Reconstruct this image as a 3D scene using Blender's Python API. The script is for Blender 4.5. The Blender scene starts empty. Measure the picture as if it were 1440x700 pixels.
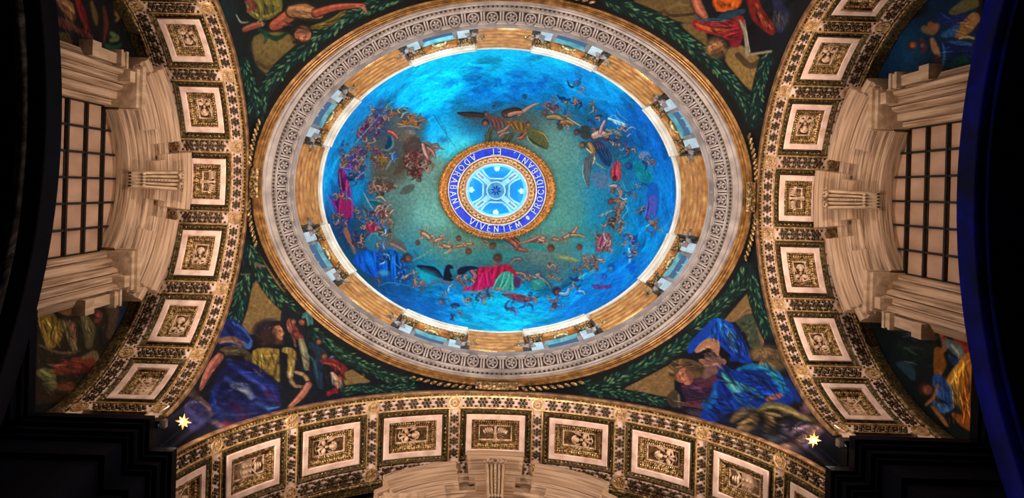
import bpy, math, random
import numpy as np
from mathutils import Vector, Matrix
random.seed(7)
PI = math.pi
sin, cos = math.sin, math.cos
SC = bpy.context.scene
COL = SC.collection

# ------------------------------------------------------------------ camera
# An upright look straight up from the floor, a little west of the axis of the dome,
# with a lens shift (the photograph is a crop of a perspective-corrected frame).
F_PX, CX, CY, ROLL, PX0, PY0 = 950.0, -0.567, 0.054, 0.0285, 685.2, 268.5
cr, sr = cos(ROLL), sin(ROLL)
cam_d = bpy.data.cameras.new('camera')
cam = bpy.data.objects.new('camera', cam_d)
COL.objects.link(cam)
cam.matrix_world = Matrix(((cr, -sr, 0, CX), (-sr, -cr, 0, CY), (0, 0, -1, 0), (0, 0, 0, 1)))
cam_d.sensor_width = 36
cam_d.lens = F_PX / 1440 * 36
cam_d.shift_x = (720 - PX0) / 1440
cam_d.shift_y = -(350 - PY0) / 1440
cam_d.clip_start = 0.05
cam_d.clip_end = 200
SC.camera = cam

# ------------------------------------------------------------------ world and exposure
w = bpy.data.worlds.new('night_sky')
SC.world = w
w.use_nodes = True
w.node_tree.nodes['Background'].inputs[0].default_value = (0.25, 0.5, 0.9, 1)
w.node_tree.nodes['Background'].inputs[1].default_value = 0.3
SC.view_settings.view_transform = 'Standard'
SC.view_settings.look = 'None'
SC.view_settings.exposure = 0.0
SC.view_settings.gamma = 1.0
SC.view_settings.use_curve_mapping = False

# ------------------------------------------------------------------ lights
def lamp(name, kind, loc, target, energy, col, size=0.3, angle=2.4, blend=0.6, sy=None):
    l = bpy.data.lights.new(name, kind)
    l.energy = energy
    l.color = col
    if kind == 'SPOT':
        l.shadow_soft_size = size; l.spot_size = angle; l.spot_blend = blend
    elif kind == 'AREA':
        l.shape = 'RECTANGLE'; l.size = size; l.size_y = sy or size
    else:
        l.shadow_soft_size = size
    o = bpy.data.objects.new(name, l)
    COL.objects.link(o)
    o.location = loc
    o.rotation_euler = (Vector(target) - Vector(loc)).to_track_quat('-Z', 'Y').to_euler()
    return o
WARM = (1.0, 0.83, 0.69)
# floodlights standing on the cornice of the piers, and others on the cornices out of view
W_E = 3300
for sx in (-1, 1):
    for sy in (-1, 1):
        lamp('cornice_light', 'SPOT', (sx*8.95, sy*6.75, 17.95), (-sx*4, -sy*2, 26.5), W_E, WARM, 0.25, 2.9)
for sy in (-1, 1):
    lamp('cornice_light', 'SPOT', (0, sy*-10.3, 18.1), (0, sy*9, 24.6), W_E*0.9, WARM, 0.3, 2.2)
# unseen cool floodlights added behind the drum's lip to light the dome
D_E = 900
for k in range(8):
    th = k*PI/4 + 0.02
    p = Vector((8.45*cos(th), 6.72*sin(th), 27.35))
    lamp('drum_fill', 'SPOT', p, (-2.0*cos(th), -1.6*sin(th), 34.5), D_E, (0.70, 0.92, 1.0), 0.2, 2.2, 0.7)
# daylight falling through a drum window onto the far side of the dome
lamp('window_daylight', 'SPOT', (1.9, 6.1, 30.6), (-3.3, -4.2, 35.2), 5000, (0.35, 0.85, 1.0), 0.15, 0.30, 0.35)
# unseen lamp added to brighten the lantern in place of daylight
lamp('lantern_fill', 'POINT', (0, 0, 41.0), (0, 0, 50), 95, (0.75, 0.95, 1.0), 0.3)
# unseen floodlights added to brighten the windows and pediments opposite
for sx in (-1, 1):
    lamp('window_fill', 'SPOT', (-sx*12.35, 0.3, 17.95), (sx*13.2, 0, 21.9), 4400 if sx < 0 else 1500, WARM, 0.12, 0.42, 0.5)
    lamp('pediment_fill', 'SPOT', (-sx*9.2, 3.5, 17.95), (sx*12.0, 0, 24.2), 1300, WARM, 0.12, 0.62, 0.6)

# ------------------------------------------------------------------ materials
MATS = {}
def L3(c):
    return tuple(((v/255)/12.92 if v/255 <= 0.04045 else (((v/255)+0.055)/1.055)**2.4) for v in c)
def base_mat(name):
    m = bpy.data.materials.new(name); m.use_nodes = True
    nt = m.node_tree
    return m, nt, nt.nodes['Principled BSDF']
def N(nt, t, **kw):
    n = nt.nodes.new(t)
    for k, v in kw.items():
        if k in n.inputs.keys(): n.inputs[k].default_value = v
        else: setattr(n, k, v)
    return n
def noisy(name, stops, scale=3.0, detail=6, rough=0.6, metal=0.0, bump=0.2, bscale=30, stretch=(1, 1, 1), distort=0.0, spec=.4):
    """material whose colour runs through stops [(pos, rgb)] by a noise, with a fine relief"""
    m, nt, b = base_mat(name)
    tc = N(nt, 'ShaderNodeTexCoord'); mp = N(nt, 'ShaderNodeMapping')
    mp.inputs['Scale'].default_value = stretch
    nz = N(nt, 'ShaderNodeTexNoise', Scale=scale, Detail=detail, Distortion=distort)
    rp = N(nt, 'ShaderNodeValToRGB')
    el = rp.color_ramp.elements
    while len(el) < len(stops): el.new(0.5)
    for e, (p, c) in zip(el, stops):
        e.position = p; e.color = (*L3(c), 1)
    nt.links.new(tc.outputs['Object'], mp.inputs[0]); nt.links.new(mp.outputs[0], nz.inputs['Vector'])
    nt.links.new(nz.outputs[0], rp.inputs[0]); nt.links.new(rp.outputs[0], b.inputs['Base Color'])
    b.inputs['Roughness'].default_value = rough; b.inputs['Metallic'].default_value = metal; b.inputs['Specular IOR Level'].default_value = spec
    if bump:
        n2 = N(nt, 'ShaderNodeTexNoise', Scale=bscale, Detail=3)
        bp = N(nt, 'ShaderNodeBump', Strength=bump, Distance=0.03)
        nt.links.new(tc.outputs['Object'], n2.inputs['Vector'])
        nt.links.new(n2.outputs[0], bp.inputs['Height']); nt.links.new(bp.outputs[0], b.inputs['Normal'])
    MATS[name] = m
    return m
noisy('marble_frame', [(.3, (200, 160, 142)), (.55, (232, 198, 182)), (.75, (245, 215, 200))], 2.5, rough=.45, bump=.05)
noisy('travertine', [(.3, (144, 114, 88)), (.5, (168, 138, 110)), (.7, (190, 160, 132))], 1.6, 6, .6, bump=.05, bscale=18, stretch=(3, 3, .5), distort=.4)
noisy('gilt', [(.34, (40, 28, 14)), (.5, (118, 90, 50)), (.66, (206, 170, 116))], 11, 4, .4, .45, bump=.5, bscale=40)
noisy('rim_gilt', [(.3, (104, 70, 34)), (.5, (142, 100, 54)), (.72, (176, 134, 80))], 4, 4, .42, .3, bump=.05, bscale=20)
noisy('brown_gilt', [(.3, (84, 56, 34)), (.5, (122, 88, 58)), (.72, (160, 124, 88))], 4, 4, .5, .2, bump=.05, bscale=20)
noisy('wreath_gilt', [(.3, (120, 58, 16)), (.5, (206, 120, 48)), (.72, (250, 186, 100))], 7, 4, .4, .4, bump=.5, bscale=30)
noisy('pediment_gilt', [(.3, (150, 90, 38)), (.5, (200, 130, 62)), (.72, (228, 166, 94))], 3, 4, .45, .25, bump=.06, bscale=20)
noisy('bright_gilt', [(.25, (130, 96, 54)), (.5, (208, 168, 108)), (.75, (250, 224, 168))], 5, 4, .35, .5, bump=.3, bscale=25)
noisy('dark_gilt', [(.3, (26, 21, 12)), (.5, (86, 70, 40)), (.68, (150, 124, 78)), (.85, (214, 188, 136))], 14, 4, .4, .5, bump=.7, bscale=45)
noisy('bronze', [(.35, (22, 17, 10)), (.6, (84, 64, 34)), (.85, (170, 136, 84))], 14, 3, .35, .6, bump=.4, bscale=40)
noisy('relief_stone', [(.3, (150, 112, 80)), (.6, (226, 190, 158)), (.8, (255, 232, 206))], 6, 4, .55, .1, bump=.2)
noisy('relief_ground', [(.3, (70, 50, 30)), (.55, (116, 88, 54)), (.8, (160, 128, 84))], 8, 4, .45, .35, bump=.3)
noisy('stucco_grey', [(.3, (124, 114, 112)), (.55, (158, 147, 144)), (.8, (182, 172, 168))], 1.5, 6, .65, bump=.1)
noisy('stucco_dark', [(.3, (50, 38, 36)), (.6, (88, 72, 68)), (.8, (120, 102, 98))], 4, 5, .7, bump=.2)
noisy('stucco_white', [(.25, (184, 166, 146)), (.55, (222, 208, 192)), (.8, (240, 230, 216))], 1.5, 5, .6, bump=.08)
noisy('pilaster_white', [(.3, (176, 206, 222)), (.7, (226, 240, 246))], 2, 4, .5, bump=.03)
noisy('drum_wall_stone', [(.3, (120, 104, 96)), (.7, (176, 158, 146))], 2, 5, .7, bump=.1)
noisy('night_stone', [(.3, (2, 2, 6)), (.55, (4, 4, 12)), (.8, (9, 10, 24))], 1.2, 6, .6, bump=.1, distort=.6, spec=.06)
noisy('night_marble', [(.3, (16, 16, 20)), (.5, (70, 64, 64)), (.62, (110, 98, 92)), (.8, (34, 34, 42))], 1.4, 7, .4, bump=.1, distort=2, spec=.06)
noisy('blue_stone', [(.3, (4, 6, 34)), (.55, (3, 7, 84)), (.8, (6, 16, 130))], 1.0, 5, .6, bump=.05, distort=.6, spec=.06)
noisy('iron', [(.3, (14, 11, 10)), (.7, (34, 27, 24))], 8, 3, .5, .3, bump=.1)
noisy('blind', [(.25, (150, 114, 90)), (.55, (172, 134, 108)), (.8, (190, 150, 124))], 1.6, 6, .6, bump=.08, stretch=(1, 1, .5))
noisy('enamel_blue', [(.3, (8, 30, 176)), (.7, (16, 62, 222))], 3, 4, .35, bump=.05)
noisy('letter_white', [(.3, (236, 236, 228)), (.7, (255, 255, 250))], 3, 2, .5, bump=0)
noisy('lantern_white', [(.3, (204, 236, 244)), (.7, (240, 252, 255))], 3, 4, .5, bump=.05)
noisy('lantern_cyan', [(.3, (70, 170, 200)), (.7, (150, 216, 228))], 3, 4, .5, bump=.05)
noisy('floor_marble', [(.3, (40, 34, 30)), (.7, (92, 80, 70))], 1, 6, .3, bump=.02)
noisy('dim_plaster', [(.3, (26, 20, 16)), (.7, (52, 40, 30))], 1, 5, .8, bump=.1)
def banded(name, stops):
    """travertine with grime and shade lines painted along the run of a moulding (attribute band = place across, along)"""
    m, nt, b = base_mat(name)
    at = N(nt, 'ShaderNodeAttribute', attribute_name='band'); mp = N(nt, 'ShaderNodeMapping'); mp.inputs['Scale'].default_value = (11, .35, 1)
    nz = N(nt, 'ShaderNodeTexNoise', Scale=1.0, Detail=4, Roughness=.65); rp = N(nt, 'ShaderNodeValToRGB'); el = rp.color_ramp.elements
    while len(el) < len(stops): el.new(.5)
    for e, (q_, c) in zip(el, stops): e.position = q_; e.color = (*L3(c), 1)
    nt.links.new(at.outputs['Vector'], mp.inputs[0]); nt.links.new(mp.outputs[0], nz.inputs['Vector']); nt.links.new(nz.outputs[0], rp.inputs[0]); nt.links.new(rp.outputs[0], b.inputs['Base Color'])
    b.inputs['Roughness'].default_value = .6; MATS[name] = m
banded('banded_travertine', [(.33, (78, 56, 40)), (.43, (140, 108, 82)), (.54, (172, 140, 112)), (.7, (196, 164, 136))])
def glow(name, c, s):
    m, nt, b = base_mat(name)
    b.inputs['Base Color'].default_value = (*L3(c), 1)
    b.inputs['Emission Color'].default_value = (*L3(c), 1)
    b.inputs['Emission Strength'].default_value = s
    MATS[name] = m
glow('day_pane', (120, 176, 200), 0.55)
glow('sunlit_pane', (190, 236, 250), 4.0)
glow('lantern_pane', (4, 112, 205), 0.75)
glow('lamp_face', (255, 236, 190), 6)
def painted(name, gain=1.0, rough=.5):
    """mosaic: the picture is the colour attribute, the tesserae give grain and relief"""
    m, nt, b = base_mat(name)
    at = N(nt, 'ShaderNodeAttribute', attribute_name='fresco')
    tc = N(nt, 'ShaderNodeTexCoord')
    nz = N(nt, 'ShaderNodeTexNoise', Scale=7.0, Detail=6)
    mr = N(nt, 'ShaderNodeMapRange'); mr.inputs[1].default_value = .3; mr.inputs[2].default_value = .7
    mr.inputs[3].default_value = .72*gain; mr.inputs[4].default_value = 1.28*gain
    mx = N(nt, 'ShaderNodeVectorMath', operation='SCALE')
    nt.links.new(tc.outputs['Object'], nz.inputs['Vector']); nt.links.new(nz.outputs[0], mr.inputs[0])
    nt.links.new(at.outputs['Color'], mx.inputs[0]); nt.links.new(mr.outputs[0], mx.inputs['Scale'])
    nt.links.new(mx.outputs[0], b.inputs['Base Color'])
    n2 = N(nt, 'ShaderNodeTexNoise', Scale=25, Detail=4); bp = N(nt, 'ShaderNodeBump', Strength=.15, Distance=.03)
    nt.links.new(tc.outputs['Object'], n2.inputs['Vector']); nt.links.new(n2.outputs[0], bp.inputs['Height'])
    nt.links.new(bp.outputs[0], b.inputs['Normal'])
    b.inputs['Roughness'].default_value = .65; b.inputs['Specular IOR Level'].default_value = .12
    MATS[name] = m
painted('dome_mosaic', 1.0)
painted('pendentive_mosaic', .95)
painted('lunette_mosaic', 2.2)

# ------------------------------------------------------------------ mesh helpers
class MB:
    def __init__(s): s.v = []; s.f = []; s.band = None
    def add(s, vs, fs):
        n = len(s.v); s.v.extend(tuple(p) for p in vs); s.f.extend(tuple(i+n for i in f) for f in fs)
        return s
    def mesh(s, name, mat, smooth=False):
        me = bpy.data.meshes.new(name); me.from_pydata(s.v, [], s.f)
        me.materials.append(MATS[mat])
        if smooth: me.polygons.foreach_set('use_smooth', [True]*len(me.polygons))
        if s.band:
            at = me.attributes.new('band', 'FLOAT_VECTOR', 'POINT')
            for i, (u, l) in enumerate(s.band[:len(me.vertices)]): at.data[i].vector = (u, l, 0)
        me.update()
        return me
    def build(s, name, mat, parent=None, smooth=False, kind=None):
        return link(name, s.mesh(name, mat, smooth), parent, kind)
def link(name, me, parent=None, kind=None, mw=None):
    o = bpy.data.objects.new(name, me); COL.objects.link(o)
    if parent:
        o.parent = parent
        o.matrix_parent_inverse = PINV[parent.name]
    if mw is not None: o.matrix_basis = mw
    if kind: o['kind'] = kind
    return o
PINV = {}
def thing(name, label, cat, loc=(0, 0, 0), group=None):
    o = bpy.data.objects.new(name, None); COL.objects.link(o); o.location = loc; o.empty_display_size = .2
    o['label'] = label; o['category'] = cat
    if group: o['group'] = group
    PINV[o.name] = Matrix.Translation(-Vector(loc))
    return o
def sub(o):          # lets a mesh part own sub-parts
    PINV[o.name] = Matrix.Identity(4) if o.matrix_basis == Matrix.Identity(4) else o.matrix_basis.inverted()
    return o
def tag(o, label, cat, group=None):
    o['label'] = label; o['category'] = cat
    if group: o['group'] = group
    return o
def struct(o): o['kind'] = 'structure'; return o
BOXF = [(0, 1, 2, 3), (7, 6, 5, 4), (0, 4, 5, 1), (1, 5, 6, 2), (2, 6, 7, 3), (3, 7, 4, 0)]
def box(mb, x0, x1, y0, y1, z0, z1):
    mb.add([(x0, y0, z0), (x1, y0, z0), (x1, y1, z0), (x0, y1, z0), (x0, y0, z1), (x1, y0, z1), (x1, y1, z1), (x0, y1, z1)], BOXF)
def blob(mb, c, r, M=None, nu=6, nv=4):
    """low ellipsoid lump, r = (rx, ry, rz)"""
    vs = []; fs = []
    for j in range(1, nv):
        ph = PI*j/nv
        for i in range(nu):
            a = 2*PI*i/nu
            vs.append(Vector((r[0]*sin(ph)*cos(a), r[1]*sin(ph)*sin(a), r[2]*cos(ph))))
    vs += [Vector((0, 0, r[2])), Vector((0, 0, -r[2]))]
    for j in range(nv-2):
        for i in range(nu):
            fs.append((j*nu+i, j*nu+(i+1) % nu, (j+1)*nu+(i+1) % nu, (j+1)*nu+i))
    t = len(vs)-2
    for i in range(nu):
        fs.append((t, (i+1) % nu, i)); fs.append((t+1, (nv-2)*nu+i, (nv-2)*nu+(i+1) % nu))
    c = Vector(c)
    mb.add([c + (M @ p if M else p) for p in vs], fs)
def tube(mb, pts, r, n=5):
    pts = [Vector(p) for p in pts]; k = len(pts)
    rr = r if isinstance(r, (list, tuple)) else [r]*k
    vs = []
    for i, p in enumerate(pts):
        d = (pts[min(i+1, k-1)] - pts[max(i-1, 0)]).normalized()
        u = d.orthogonal().normalized(); v = d.cross(u)
        for j in range(n):
            a = 2*PI*j/n; vs.append(p + (u*cos(a) + v*sin(a))*rr[i])
    fs = [(i*n+j, i*n+(j+1) % n, (i+1)*n+(j+1) % n, (i+1)*n+j) for i in range(k-1) for j in range(n)]
    fs += [tuple(range(n)), tuple(range((k-1)*n, k*n))]
    mb.add(vs, fs)
def grid(mb, rows, closed=False):
    m = len(rows[0]); vs = [p for r in rows for p in r]; fs = []
    for i in range(len(rows)-1):
        for j in range(m if closed else m-1):
            k = (j+1) % m
            fs.append((i*m+j, i*m+k, (i+1)*m+k, (i+1)*m+j))
    mb.add(vs, fs)
def basis(o, x, y, z, s=1.0):
    x, y, z = Vector(x).normalized()*s, Vector(y).normalized()*s, Vector(z).normalized()*s
    return Matrix(((x.x, y.x, z.x, o[0]), (x.y, y.y, z.y, o[1]), (x.z, y.z, z.z, o[2]), (0, 0, 0, 1)))
def ell(th, a, b, z): return (a*cos(th), b*sin(th), z)
def lev(apx, bpx, z): return (apx*z/F_PX, bpx*z/F_PX, z)     # semi-axes given as seen from the floor
def sweep(mb, levels, t0=0, t1=2*PI, n=240):
    full = abs(t1-t0-2*PI) < 1e-6
    ths = [t0+(t1-t0)*i/n for i in range(n if full else n+1)]
    grid(mb, [[ell(t, a, b, z) for t in ths] for a, b, z in levels], full)
    if not full:
        for t in (t0, t1):   # end caps
            k = len(mb.v); mb.v.extend(ell(t, a, b, z) for a, b, z in levels); mb.f.append(tuple(range(k, k+len(levels))))
# ================================================================== SETTING
ZC, BA, AA, RB, BY = 25.4716, 6.8357, 9.2528, 7.9462, 8.005
b = MB(); box(b, -14.2, 14.2, -12.2, 12.2, -1.8, -1.6); struct(b.build('floor', 'floor_marble'))
for nm, args in (('wall_left', (-13.5, -13.3, -12, 12)), ('wall_right', (13.3, 13.5, -12, 12))):
    b = MB(); box(b, *args, -1.6, 26.5); struct(b.build(nm, 'dim_plaster'))
for nm, args in (('wall_back', (-13.3, 13.3, 11.35, 11.55)), ('wall_front', (-13.3, 13.3, -11.55, -11.35))):
    b = MB(); box(b, *args, -1.6, 26.5); struct(b.build(nm, 'dim_plaster'))
# roof slab over the vaults with the opening of the dome
b = MB(); n = 120
inner = [ell(2*PI*i/n, 9.6, 7.5, 26.6) for i in range(n)]
outer = []
for i in range(n):
    a = 2*PI*i/n; c, s = cos(a), sin(a); k = min(13.5/max(abs(c), 1e-6), 11.55/max(abs(s), 1e-6)); outer.append((c*k, s*k, 26.6))
grid(b, [inner, outer], True); struct(b.build('ceiling', 'dim_plaster'))

# dark entablature stepping round the piers; the piers carry it
def tiers(mb, x0, x1, y0, y1, ox, oy):
    """solid block with a moulded underside; ox/oy = direction (+1/-1/0) of its free faces"""
    for dz0, dz1, off in ((-.28, 0, 0), (-.40, -.28, .10), (-.62, -.40, .22), (-.72, -.62, .34), (-1.5, -.72, .46)):
        xa, xb, ya, yb = x0, x1, y0, y1
        if ox > 0: xb -= off
        if ox < 0: xa += off
        if oy > 0: yb -= off
        if oy < 0: ya += off
        box(mb, xa, xb, ya, yb, 17.7+dz0, 17.7+dz1)
k = 0
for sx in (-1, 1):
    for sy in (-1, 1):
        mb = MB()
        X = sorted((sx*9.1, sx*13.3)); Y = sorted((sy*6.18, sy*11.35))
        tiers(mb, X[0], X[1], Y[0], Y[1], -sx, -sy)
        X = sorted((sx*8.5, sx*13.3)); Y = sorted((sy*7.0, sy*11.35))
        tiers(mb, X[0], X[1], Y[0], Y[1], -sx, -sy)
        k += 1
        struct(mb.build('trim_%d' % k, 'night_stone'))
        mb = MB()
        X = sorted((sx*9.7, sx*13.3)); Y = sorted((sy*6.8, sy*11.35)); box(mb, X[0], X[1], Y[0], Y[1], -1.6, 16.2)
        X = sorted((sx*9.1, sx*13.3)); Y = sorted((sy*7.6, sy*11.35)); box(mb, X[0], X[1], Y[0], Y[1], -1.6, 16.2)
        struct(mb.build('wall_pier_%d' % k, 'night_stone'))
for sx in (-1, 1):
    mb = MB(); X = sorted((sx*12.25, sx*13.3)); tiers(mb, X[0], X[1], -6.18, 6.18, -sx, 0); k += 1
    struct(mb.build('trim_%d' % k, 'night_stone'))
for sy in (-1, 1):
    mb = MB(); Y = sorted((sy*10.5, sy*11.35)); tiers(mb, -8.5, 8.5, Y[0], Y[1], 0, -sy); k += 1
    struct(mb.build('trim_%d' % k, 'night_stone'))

# low dark arches spanning in front of the side windows
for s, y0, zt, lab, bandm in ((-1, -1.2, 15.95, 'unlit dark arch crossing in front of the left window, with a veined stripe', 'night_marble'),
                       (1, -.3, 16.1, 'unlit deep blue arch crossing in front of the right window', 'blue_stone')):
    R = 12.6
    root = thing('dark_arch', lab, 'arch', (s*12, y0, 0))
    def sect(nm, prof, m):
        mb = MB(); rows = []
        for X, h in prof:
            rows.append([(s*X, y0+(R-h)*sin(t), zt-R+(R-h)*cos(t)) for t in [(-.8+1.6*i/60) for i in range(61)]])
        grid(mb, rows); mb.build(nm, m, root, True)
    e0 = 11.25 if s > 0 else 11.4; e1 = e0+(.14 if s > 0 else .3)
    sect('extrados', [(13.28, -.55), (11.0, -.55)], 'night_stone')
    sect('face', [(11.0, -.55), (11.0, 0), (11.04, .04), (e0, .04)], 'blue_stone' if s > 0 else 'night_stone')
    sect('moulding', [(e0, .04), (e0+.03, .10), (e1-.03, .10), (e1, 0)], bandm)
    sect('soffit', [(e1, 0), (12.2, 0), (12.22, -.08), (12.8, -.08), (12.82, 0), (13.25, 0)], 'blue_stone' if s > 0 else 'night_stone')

# ================================================================== COFFERED ARCHES
class Arch:
    def __init__(s, side, D, w, d1, d2, R):
        s.side = side; s.D = D; s.w = w; s.d1 = d1; s.d2 = d2; s.R = R
    def P(s, t, d, h=0.0):
        if s.side == 'bottom': return Vector(((AA-h)*sin(t), BY+d, ZC-RB+(RB-h)*cos(t)))
        if s.side == 'top': return Vector(((AA-h)*sin(t), -BY-d, ZC-RB+(RB-h)*cos(t)))
        sg = -1 if s.side == 'left' else 1
        return Vector((sg*(10+d), (BA-h)*sin(t), ZC-BA+(BA-h)*cos(t)))
    def fr(s, t, d, h=0, sc=1.0, spin=0.0):
        o = s.P(t, d, h); x = (s.P(t+.01, d)-s.P(t-.01, d)).normalized(); y = (s.P(t, d+.01)-s.P(t, d-.01)).normalized()
        z = x.cross(y)
        if z.dot(s.P(t, d, .1)-s.P(t, d, 0)) < 0: x = -x; z = -z     # z looks into the room
        if spin: x, y = x*cos(spin)+y*sin(spin), y*cos(spin)-x*sin(spin)
        return basis(o, x, y, z, sc)
    def slab(s, mb, t0, t1, d0, d1, h0, h1, n=3, ch=0.0):
        rows = []
        for i in range(n+1):
            t = t0+(t1-t0)*i/n
            rows.append([s.P(t, d0, h0), s.P(t, d0+ch*.0, h1-ch), s.P(t, d0+ch, h1), s.P(t, d1-ch, h1), s.P(t, d1, h1-ch), s.P(t, d1, h0)])
        grid(mb, rows)
        m = 6; k = len(mb.v)-m*(n+1); mb.f.append(tuple(range(k, k+m))); mb.f.append(tuple(range(k+n*m, k+n*m+m)))
    def loops(s, mb, tc, dc, ht, hd, prof, n=4, fill=False):
        """rectangular frame around (tc, dc): half sizes ht (metres along the arch) and hd, prof = [(inset, h)]"""
        rows = []
        for ins, h in prof:
            a = (ht-ins)/s.R; e = hd-ins; r = []
            for i in range(n): r.append(s.P(tc-a+2*a*i/n, dc-e, h))
            for i in range(2): r.append(s.P(tc+a, dc-e+2*e*i/2, h))
            for i in range(n): r.append(s.P(tc+a-2*a*i/n, dc+e, h))
            for i in range(2): r.append(s.P(tc-a, dc+e-2*e*i/2, h))
            rows.append(r)
        grid(mb, rows, True)
        if fill:
            a = (ht-prof[-1][0])/s.R; e = hd-prof[-1][0]; h = prof[-1][1]
            grid(mb, [[s.P(tc-a+2*a*i/n, dc-e, h) for i in range(n+1)], [s.P(tc-a+2*a*i/n, dc+e, h) for i in range(n+1)]])
    def beads(s, mb, tc, dc, ht, hd, h, pitch, r):
        for sg in (-1, 1):
            k = max(2, int(2*ht/pitch))
            for i in range(k+1):
                mm = s.fr(tc+(-ht+2*ht*i/k)/s.R, dc+sg*hd, h); blob(mb, mm.translation, r, mm.to_3x3(), 4, 3)
            k = max(2, int(2*hd/pitch))
            for i in range(1, k):
                mm = s.fr(tc+sg*ht/s.R, dc-hd+2*hd*i/k, h); blob(mb, mm.translation, (r[1], r[0], r[2]), mm.to_3x3(), 4, 3)

# shared ornaments -------------------------------------------------------
def mesh_flower(name, mat, n=6, R=.2, pr=.085):
    mb = MB()
    for i in range(n):
        a = 2*PI*i/n; blob(mb, (cos(a)*R*.62, sin(a)*R*.62, .02), (pr, pr*.8, .055), Matrix.Rotation(a, 3, 'Z'), 6, 3)
    blob(mb, (0, 0, .03), (.06, .06, .06), None, 6, 3)
    for sx in (-1, 1):
        for sy in (-1, 1): blob(mb, (sx*.24, sy*.15, .01), (.05, .04, .03), None, 5, 3); blob(mb, (sx*.2, sy*.23, .01), (.035, .03, .025), None, 4, 3)
    return mb.mesh(name, mat)
ROS = mesh_flower('rosette', 'bronze', 6, .22, .078)
mb = MB()
for r0, r1, h in ((.27, .22, .06), (.10, .06, .06)):
    rows = [[(cos(2*PI*i/16)*r, sin(2*PI*i/16)*r, z) for i in range(16)] for r, z in ((r0, 0), (r0, h), (r1, h), (r1, 0))]
    grid(mb, rows, True)
blob(mb, (0, 0, .02), (.06, .06, .05))
for i in range(8):
    a = 2*PI*i/8; blob(mb, (cos(a)*.16, sin(a)*.16, .02), (.05, .03, .03), Matrix.Rotation(a, 3, 'Z'), 4, 3)
RND = mb.mesh('roundel', 'bright_gilt')

def relief(kind):
    """carved emblem lying in a panel; local x along the arch, y across, z out; about 1 unit"""
    mb = MB(); T = lambda a: Matrix.Rotation(a, 3, 'Z')
    if kind == 'dove':
        blob(mb, (0, -.02, .04), (.05, .17, .06)); blob(mb, (0, .16, .06), (.045, .06, .05)); blob(mb, (.0, -.2, .03), (.08, .09, .02))
        for sg in (-1, 1):
            for i in range(5):
                blob(mb, (sg*(.09+.055*i), .07+.018*i - .012*i*i*.6, .04), (.035, .13-.012*i, .03), T(sg*(-.25-.09*i)), 5, 3)
        for i in range(9):
            a = PI*(.1+.8*i/8)+PI; tube(mb, [(cos(a)*.12, sin(a)*.1, 0), (cos(a)*.34, sin(a)*.24, 0)], .008, 3)
    elif kind == 'angel':
        blob(mb, (0, .07, .07), (.062, .08, .07), None, 8, 5)
        for i in range(7): a = PI*i/6; blob(mb, (cos(a)*.075, .09+sin(a)*.07, .06), (.032, .032, .03), None, 5, 3)
        blob(mb, (0, .06, .14), (.014, .03, .02), None, 4, 3); blob(mb, (0, -.04, .04), (.035, .05, .04))
        for sg in (-1, 1):
            blob(mb, (sg*.09, -.12, .04), (.075, .055, .05), T(sg*-.4)); blob(mb, (sg*.03, -.2, .04), (.03, .1, .03), T(sg*.3))
            tube(mb, [(sg*.14, -.1, .04), (sg*.15, -.2, .05), (sg*.05, -.24, .06)], [.035, .03, .02], 4)
            for i in range(5):
                blob(mb, (sg*(.12+.035*i), .05+.02*i-.012*i*i, .03), (.02, .13-.015*i, .02), T(sg*(-.35-.16*i)), 4, 3)
        tube(mb, [(-.1, -.27, .02), (0, -.31, .03), (.1, -.27, .02)], .02, 4)
    else:
        mb.add([(-.2, -.2, 0), (-.22, .1, 0), (.22, .1, 0), (.2, -.2, 0), (0, -.3, 0), (-.15, -.15, .06), (-.16, .06, .06), (.16, .06, .06), (.15, -.15, .06), (0, -.22, .06)],
               [(0, 1, 6, 5), (1, 2, 7, 6), (2, 3, 8, 7), (3, 4, 9, 8), (4, 0, 5, 9), (5, 6, 7, 8, 9)])
        for i in range(3): blob(mb, (0, .14+.055*i, .05), (.11-.025*i, .03, .05), None, 6, 3)
        for sg in (-1, 1):
            tube(mb, [(sg*.3, -.2, .02), (-sg*.22, .22, .05)], .022, 4); blob(mb, (-sg*.24, .24, .05), (.05, .05, .03))
            for i in range(3): blob(mb, (sg*.06, -.14+.08*i, .07), (.035, .03, .03))
    return mb.mesh('carved_' + kind, 'relief_stone')
REL = {k: relief(k) for k in ('dove', 'angel', 'arms')}

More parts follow.
